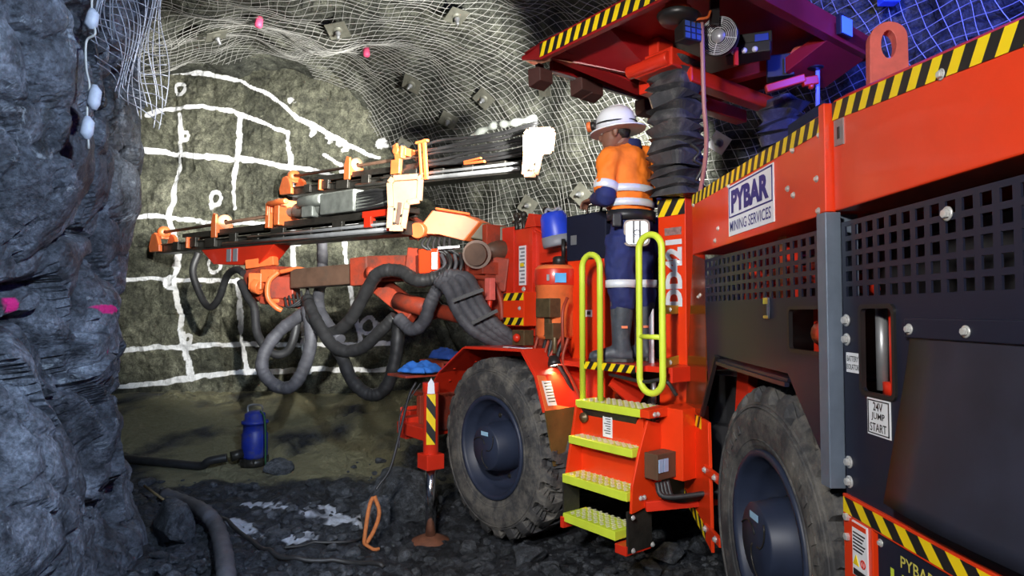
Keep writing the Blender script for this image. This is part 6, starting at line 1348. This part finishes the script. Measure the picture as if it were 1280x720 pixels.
def floorhose(name, pts, r, mm, label, cat, lift=0.0, wr=None, k=10):
    P_ = []
    for q in pts: P_.append(onG(*q) + Vector((0, 0, r * 0.9 + lift)))
    q = smoothpts(P_, k)
    for v in q: v.z = max(v.z, gz(v.x, v.y) + r * 0.75)
    for _ in range(6):
        z = [v.z for v in q]
        for i in range(1, len(q) - 1): q[i].z = max((z[i - 1] + z[i] * 2 + z[i + 1]) / 4, gz(q[i].x, q[i].y) + r * 0.5)
    rr = [r * (1.0 if i % wr else 1.10) for i in range(len(q))] if wr else r
    m = MB(); m.path(q, rr, 12); return tag(m.build(name, mm), label, cat)
m = MB(); q = smoothpts([g + Vector((-0.235, -0.17, 0.075)), g + Vector((-0.40, -0.22, 0.05)), onG(250, 588) + Vector((0, 0, 0.05)), onG(215, 585) + Vector((0, 0, 0.05)), onG(185, 582) + Vector((0, 0, 0.05)), onG(168, 581) + Vector((-0.2, 0.1, 0.05))], 10)
for v in q: v.z = max(v.z, gz(v.x, v.y) + 0.04)
m.path(q, 0.046, 12); tag(m.build('discharge_hose', RUBH), 'black discharge hose running left from the blue pump', 'hose')
m = MB(); m.path(smoothpts([g + Vector((0.08, -0.05, 0.56)), g + Vector((0.15, -0.12, 0.50)), g + Vector((0.18, -0.16, 0.28)), g + Vector((0.19, -0.18, 0.06)), g + Vector((0.22, -0.25, 0.02))]), 0.010, 6); tag(m.build('pump_rope', mat('green_rope', (0.02, 0.09, 0.035), 0.8)), 'thin green rope hanging down beside the blue pump', 'rope')
floorhose('ventilation_hose', [(206, 629), (232, 640), (256, 653), (270, 672), (278, 700), (282, 730), (284, 760)], 0.058, mat('grey_duct_hose', (0.085, 0.085, 0.095), 0.6, 0, 0.3, 8, dirt=0.4, dirtcol=(0.16, 0.155, 0.145), bump=0.4), 'thick grey ribbed hose curving past the flat rock slab', 'hose', 0.03, 4)
floorhose('power_cable', [(262, 640), (290, 660), (318, 682), (345, 698), (380, 703), (430, 706), (480, 712)], 0.016, RUBH, 'black power cable snaking across the dark floor', 'cable')
floorhose('thin_cable', [(355, 686), (375, 684), (400, 680), (440, 678), (455, 672)], 0.009, RUBH, 'thin black cable lying behind the power cable', 'cable')
a_, b_ = onG(180, 622), onG(206, 640); m = MB(); m.path([a_ + Vector((0, 0, 0.11)), (a_ + b_) / 2 + Vector((0.005, 0, 0.10)), b_ + Vector((0, 0, 0.10))], [0.010, 0.012, 0.009], 8); tag(m.build('wooden_stick', mat('weathered_wood', (0.22, 0.16, 0.075), 0.8, 0, 0.3, 20)), 'thin brown stick lying on the rock slab', 'stick')
# orange rope sling hanging from a black cable
p0 = onG(466, 650); m = MB()
lp0 = smoothpts([at(468, 620, 5.0), at(474, 640, 4.98), at(468, 662, 4.93), at(456, 680, 4.85), at(458, 655, 4.88), at(462, 632, 4.95), at(466, 622, 5.0)], 8)
m.path(lp0, 0.016, 8); m.path(smoothpts([at(456, 680, 4.85), at(462, 684, 4.83), at(468, 687, 4.82), at(474, 686, 4.84)]), 0.013, 8); tag(m.build('rope_sling', mat('orange_rope', (0.42, 0.13, 0.035), 0.85, 0, 0.25, 40, bump=0.5)), 'frayed orange rope sling looped against the boulder left of the jack', 'rope')
m = MB(); m.path(smoothpts([at(520, 478, 5.45), at(511, 496, 5.4), at(500, 540, 5.25), at(488, 585, 5.1), at(474, 606, 5.02), at(470, 612, 5.0)]), 0.011, 8); m.path(smoothpts([at(526, 479, 5.45), at(514, 496, 5.42), at(500, 520, 5.3), at(499, 560, 5.2)]), 0.007, 8); tag(m.build('hanging_cable', RUBH), 'black cable hanging from below the light blue rag down to the orange rope', 'cable')

# rocks
bvhRock = make_bvh(Pr, NS, NA, 1)
def ico(sub):
    bm = bmesh.new(); bmesh.ops.create_icosphere(bm, subdivisions=sub, radius=1); V = np.array([v.co[:] for v in bm.verts]); Fc = [[v.index for v in f.verts] for f in bm.faces]; bm.free(); return V, Fc
ICO = {k: ico(k) for k in (1, 2, 4)}
def rockmesh(seed, sx_, sy_, sz_, sub, planes=11, rough_=0.05):
    r_ = np.random.RandomState(seed); V, Fc = ICO[sub]; n = r_.normal(size=(planes, 3)); n /= np.linalg.norm(n, axis=1)[:, None]; d = r_.uniform(0.55, 0.95, planes)
    dt = V @ n.T; rad = np.min(np.where(dt > 0.05, d / np.maximum(dt, 0.05), 9), axis=1).clip(0, 1.25)
    P_ = V * rad[:, None]
    if sub > 2: P_ = P_ * (1 + rough_ * fbm(P_ * 3 + seed, 4, seed))[:, None]
    return P_ * np.array([sx_, sy_, sz_]), Fc
def boulder(px, py, sx_, sy_, sz_, seed, label, rotz=0.0, sink=0.35, tilt=0.0, group=None):
    g = onG(px, py); P_, Fc = rockmesh(seed, sx_, sy_, sz_, 4); R_ = np.array((Matrix.Rotation(rotz, 3, 'Z') @ Matrix.Rotation(tilt, 3, 'X')).to_3x3()); P_ = P_ @ R_.T
    m = MB(); m.add([Vector(p) + g + Vector((0, 0, sz_ * (0.75 - sink))) for p in P_], Fc, 0, False); return tag(m.build('boulder', M_STONE), label, 'rock', group)
boulder(216, 672, 0.36, 0.17, 0.16, 3, 'long flat grey rock slab beside the ribbed hose at lower left', -0.75, 0.1, 0.3)
boulder(498, 640, 0.34, 0.26, 0.30, 8, 'big rounded boulder between the orange rope and the jack', 0.3)
boulder(468, 655, 0.16, 0.14, 0.16, 14, 'grey rock behind the orange rope sling', 0.9)
boulder(585, 690, 0.07, 0.06, 0.05, 21, 'small stone near the foot of the jack', 0.2, 0.2)
boulder(425, 620, 0.15, 0.12, 0.10, 27, 'low dark rock left of the orange rope on the muck edge', 1.1)
boulder(835, 702, 0.10, 0.09, 0.07, 33, 'pale stone in the gap between ladder and rear wheel, left one of a pair', 0.4, 0.2)
boulder(872, 690, 0.07, 0.06, 0.06, 35, 'small pale stone closest to the rear wheel', 1.4, 0.2)
boulder(815, 716, 0.08, 0.07, 0.05, 36, 'pale flat stone at bottom edge below the ladder', 2.0, 0.2)
boulder(660, 700, 0.11, 0.10, 0.07, 43, 'grey stone lying just in front of the front tyre', 0.5, 0.3)
boulder(345, 590, 0.16, 0.13, 0.09, 47, 'dark stone lying right of the blue pump', 0.5, 0.3)
bpy.context.view_layer.update(); dg_ = bpy.context.evaluated_depsgraph_get(); near_ = []
def kids(o): return [o] + [k for c in o.children for k in kids(c)]
for o in [k for r in list(COL.objects) if r.parent is None and r.get('kind') != 'structure' for k in kids(r)]:
    if o.type == 'MESH' and min((o.matrix_world @ Vector(c)).z for c in o.bound_box) < 0.35:
        e_ = o.evaluated_get(dg_).to_mesh(); near_.append(BVHTree.FromPolygons([o.matrix_world @ v.co for v in e_.vertices], [p.vertices[:] for p in e_.polygons]))
def clear_of(g, s_): return all(b.find_nearest(g, s_ * 1.7 + 0.005)[0] is None for b in near_ + [bvhL, bvhRock])
vs = []; fs = []; r_ = np.random.RandomState(5); k = 0
for i in range(1500):
    u_ = r_.rand(); px = r_.uniform(100, 900); py = 575 + 190 * u_ ** 0.8
    if px > 640 and r_.rand() < 0.5: py = r_.uniform(640, 765)
    g = onG(px, py)
    if g.y > 7.5 or (px < 420 and py < 600): continue
    s_ = 0.012 + 0.035 * r_.rand() ** 2.2 + (0.03 if r_.rand() < 0.06 else 0); a = 0 if clear_of(g + Vector((0, 0, s_ * 0.3)), s_) else None
    if a is None: continue
    P_, Fc = rockmesh(1000 + i % 60, s_ * r_.uniform(.8, 1.4), s_ * r_.uniform(.8, 1.3), s_ * r_.uniform(.5, .9), 2 if s_ > 0.03 else 1, 8)
    a = r_.uniform(0, 6.28); ca_, sa_ = math.cos(a), math.sin(a)
    vs += [(g.x + p[0] * ca_ - p[1] * sa_, g.y + p[0] * sa_ + p[1] * ca_, g.z + p[2] + s_ * 0.2) for p in P_]; fs += [[k + j for j in f] for f in Fc]; k += len(P_)
o = MB().add(vs, fs).build('gravel', M_STONE, fix=False); tag(o, 'loose grey rock chips scattered over the drive floor', 'gravel', None, 'stuff')

# ---------------------------------------------------------------- things pinned to the rock
PLATE = mat('rock_bolt_plate', (0.15, 0.15, 0.12), 0.5, 0.3, 0.25, 12, dirt=0.4, dirtcol=(0.10, 0.10, 0.08))
PINKC = mat('pink_paint', (0.85, 0.10, 0.22), 0.5)
def in_front(b, p, n, s_):   # rock reaches past the plate plane anywhere under it
    x = n.orthogonal().normalized(); y = n.cross(x)
    for i in range(-4, 5):
        for j in range(-4, 5):
            h = b.ray_cast(p + (x * i + y * j) * (s_ * 0.36) + n * 0.5, -n, 0.54)
            if h[0] is not None: return True
    return False
def boltplate(px, py, s_, label, rot=0.3, mm=None, group=None):
    p, n = cast(bvhR, px, py); s_ *= 0.8
    if p is None: return
    if n.dot(EYE - p) < 0: n = -n
    for k_ in range(60):     # sit on the proudest rock or wire under the plate
        if not any(b.find_nearest(p, s_ * 1.3 + 0.005)[0] is not None for b in (bvhRock, bvhR)): break
        if all(not in_front(b, p + n * 0.03, n, s_) for b in (bvhRock, bvhR)): break
        p = p + n * 0.012
    t = thing('rock_bolt_plate', p, label, 'bolt plate', group); x = n.orthogonal().normalized(); y = n.cross(x); x, y = x * math.cos(rot) + y * math.sin(rot), y * math.cos(rot) - x * math.sin(rot)
    m = MB(); c = p; q = lambda k, h: [c + x * i * k + y * j * k + n * h for i, j in ((-1, -1), (1, -1), (1, 1), (-1, 1))]
    m.hexa(q(s_, 0) + q(s_, 0.008)); m.lathe([(0, 0.008), (s_ * 0.5, 0.008), (s_ * 0.3, 0.024), (0, 0.024)], c, n, 16); m.build('plate', mm or PLATE, t, 0.003)
    m = MB(); m.lathe([(0, 0), (0.03, 0), (0.034, 0.02), (0.02, 0.035), (0.02, 0.07), (0.012, 0.09), (0, 0.09)], c + n * 0.03, n, 12); m.build('bolt_end', STEEL, t)
boltplate(265, 34, 0.16, 'rock bolt plate on the roof at upper left, above the white arc', 0.2)
boltplate(422, 36, 0.15, 'rock bolt plate on the roof right of the small pink cap', 0.9)
boltplate(517, 102, 0.16, 'rock bolt plate on the roof above the far boom guide', 0.6)
boltplate(608, 120, 0.15, 'rock bolt plate on the mesh left of the canopy tip', 0.35)
boltplate(562, 147, 0.15, 'rock bolt plate on the mesh just above the far boom hoses', 0.5)
boltplate(685, 108, 0.14, 'rock bolt plate on the mesh just below the first canopy lamp', 0.4)
boltplate(729, 243, 0.14, 'rock bolt plate beside the operator elbow', 0.1)
boltplate(660, 257, 0.14, 'rock bolt plate above the red boom tower', 0.2)
boltplate(505, 182, 0.12, 'rock bolt plate where the mesh ends beside the rock face', 0.2)
boltplate(570, 17, 0.14, 'rock bolt plate on the roof near the top edge, left of the canopy', 0.2)
boltplate(900, 178, 0.11, 'bright square rock bolt plate right of the rubber bellows', 0.25, mat('bright_bolt_plate', (0.62, 0.64, 0.68), 0.45, 0.2, 0.15, 12, dirt=0.2))
for px, py, lb in ((324, 25, 'small pink cap on the roof at upper left of the mesh'), (458, 63, 'small pink cap on the roof above the far boom')):
    p, n = cast(bvhR, px, py); n = n if n.dot(EYE - p) > 0 else -n; m = MB(); m.lathe([(0, -0.03), (0.045, -0.03), (0.045, 0.07), (0.03, 0.09), (0, 0.09)], p, n, 14); tag(m.build('bolt_cap', PINKC), lb, 'cap')
# blue lamp fixed high on the right wall
pb = at(1113, -2, 4.3); t = thing('wall_lamp', pb, 'blue box lamp high on the right wall at the top edge', 'lamp')
m = MB(); m.box(pb.x - 0.06, pb.x + 0.06, pb.y - 0.02, pb.y + 0.06, pb.z - 0.03, pb.z + 0.06); m.build('lamp_body', mat('blue_lamp_case', (0.05, 0.12, 0.6), 0.4), t, 0.006)
m = MB(); m.box(pb.x - 0.055, pb.x + 0.055, pb.y - 0.025, pb.y - 0.019, pb.z - 0.022, pb.z + 0.04); m.build('lamp_lens', LEDB, t)
m = MB(); m.path(smoothpts([pb + Vector((0, 0.05, 0.05)), pb + Vector((0.05, 0.4, 0.35)), pb + Vector((0.1, 0.9, 0.7))]), 0.015, 8); m.build('lamp_bracket', STEELD, t)

# loose curtain of mesh over the top of the left wall
cl = []; cn_ = []; r_ = np.random.RandomState(9)
def CP(u_, v_):   # u across (0..1), v down (0..1)
    px = 118 + 90 * u_ + 6 * math.sin(v_ * 7 + u_ * 9) - 10 * (v_ ** 2) * (u_ - 0.2) ; py = -45 + (150 + 70 * u_ - 25 * abs(u_ - 0.75)) * v_ + 45 * (v_ > 0) * 0.0
    return at(px, py, 3.42 + 0.75 * u_ + 0.04 * math.sin(u_ * 25 + v_ * 5))
for i in range(20):
    u_ = i / 19.0; e = 0.75 + 0.25 * r_.rand() if i > 5 else 0.55 + 0.4 * r_.rand()
    ph_ = r_.rand() * 6; P_ = np.array([CP(u_ + 0.022 * math.sin(v_ * 9 + ph_), v_)[:] for v_ in np.linspace(0, e, 26)]); cl.append(P_)
for j in range(1, 15):
    v_ = j / 15.0; u0 = 0.0 if j % 3 else 0.25; P_ = np.array([CP(u_, v_ + 0.012 * math.sin(u_ * 14 + j))[:] for u_ in np.linspace(u0, 1, 22)]); cl.append(P_)
m = MB()
for P_ in cl: m.path([Vector(p) for p in P_], 0.0032, 5)
tag(m.build('loose_wire_mesh', mat('bluish_wire', (0.26, 0.27, 0.31), 0.45, 0.3, 0.2, 5)), 'torn curtain of wire mesh hanging at the top of left wall', 'mesh')
# hanging cord with pale resin plugs
m = MB(); pts = [at(*q, 3.27) for q in ((115, -10), (115, 20), (119, 42), (108, 52), (108, 85), (112, 108), (109, 140), (111, 186))]
t = thing('plug_string', pts[0], 'thin hanging cord with pale plugs in front of the dark left wall', 'cord')
m.path(smoothpts(pts), 0.006, 6); m.build('cord', M_WIRE, t)
for (px, py), h_ in (((115, 24), 0.11), ((118, 122), 0.13), ((109, 160), 0.12)):
    q = at(px, py, 3.27); m = MB(); m.loft([(q + Vector((0, 0, h_ / 2)), (0.012, 0, 0), (0, 0.012, 0)), (q + Vector((0.005, 0, h_ / 4)), (0.03, 0, 0), (0, 0.025, 0)), (q + Vector((-0.004, 0, -h_ / 4)), (0.032, 0, 0), (0, 0.028, 0)), (q - Vector((0, 0, h_ / 2)), (0.012, 0, 0), (0, 0.012, 0))], 12); m.build('resin_plug', mat('pale_plug', (0.40, 0.43, 0.50), 0.6, 0, 0.2, 20) if 'pale_plug' not in MATS else MATS['pale_plug'], t)
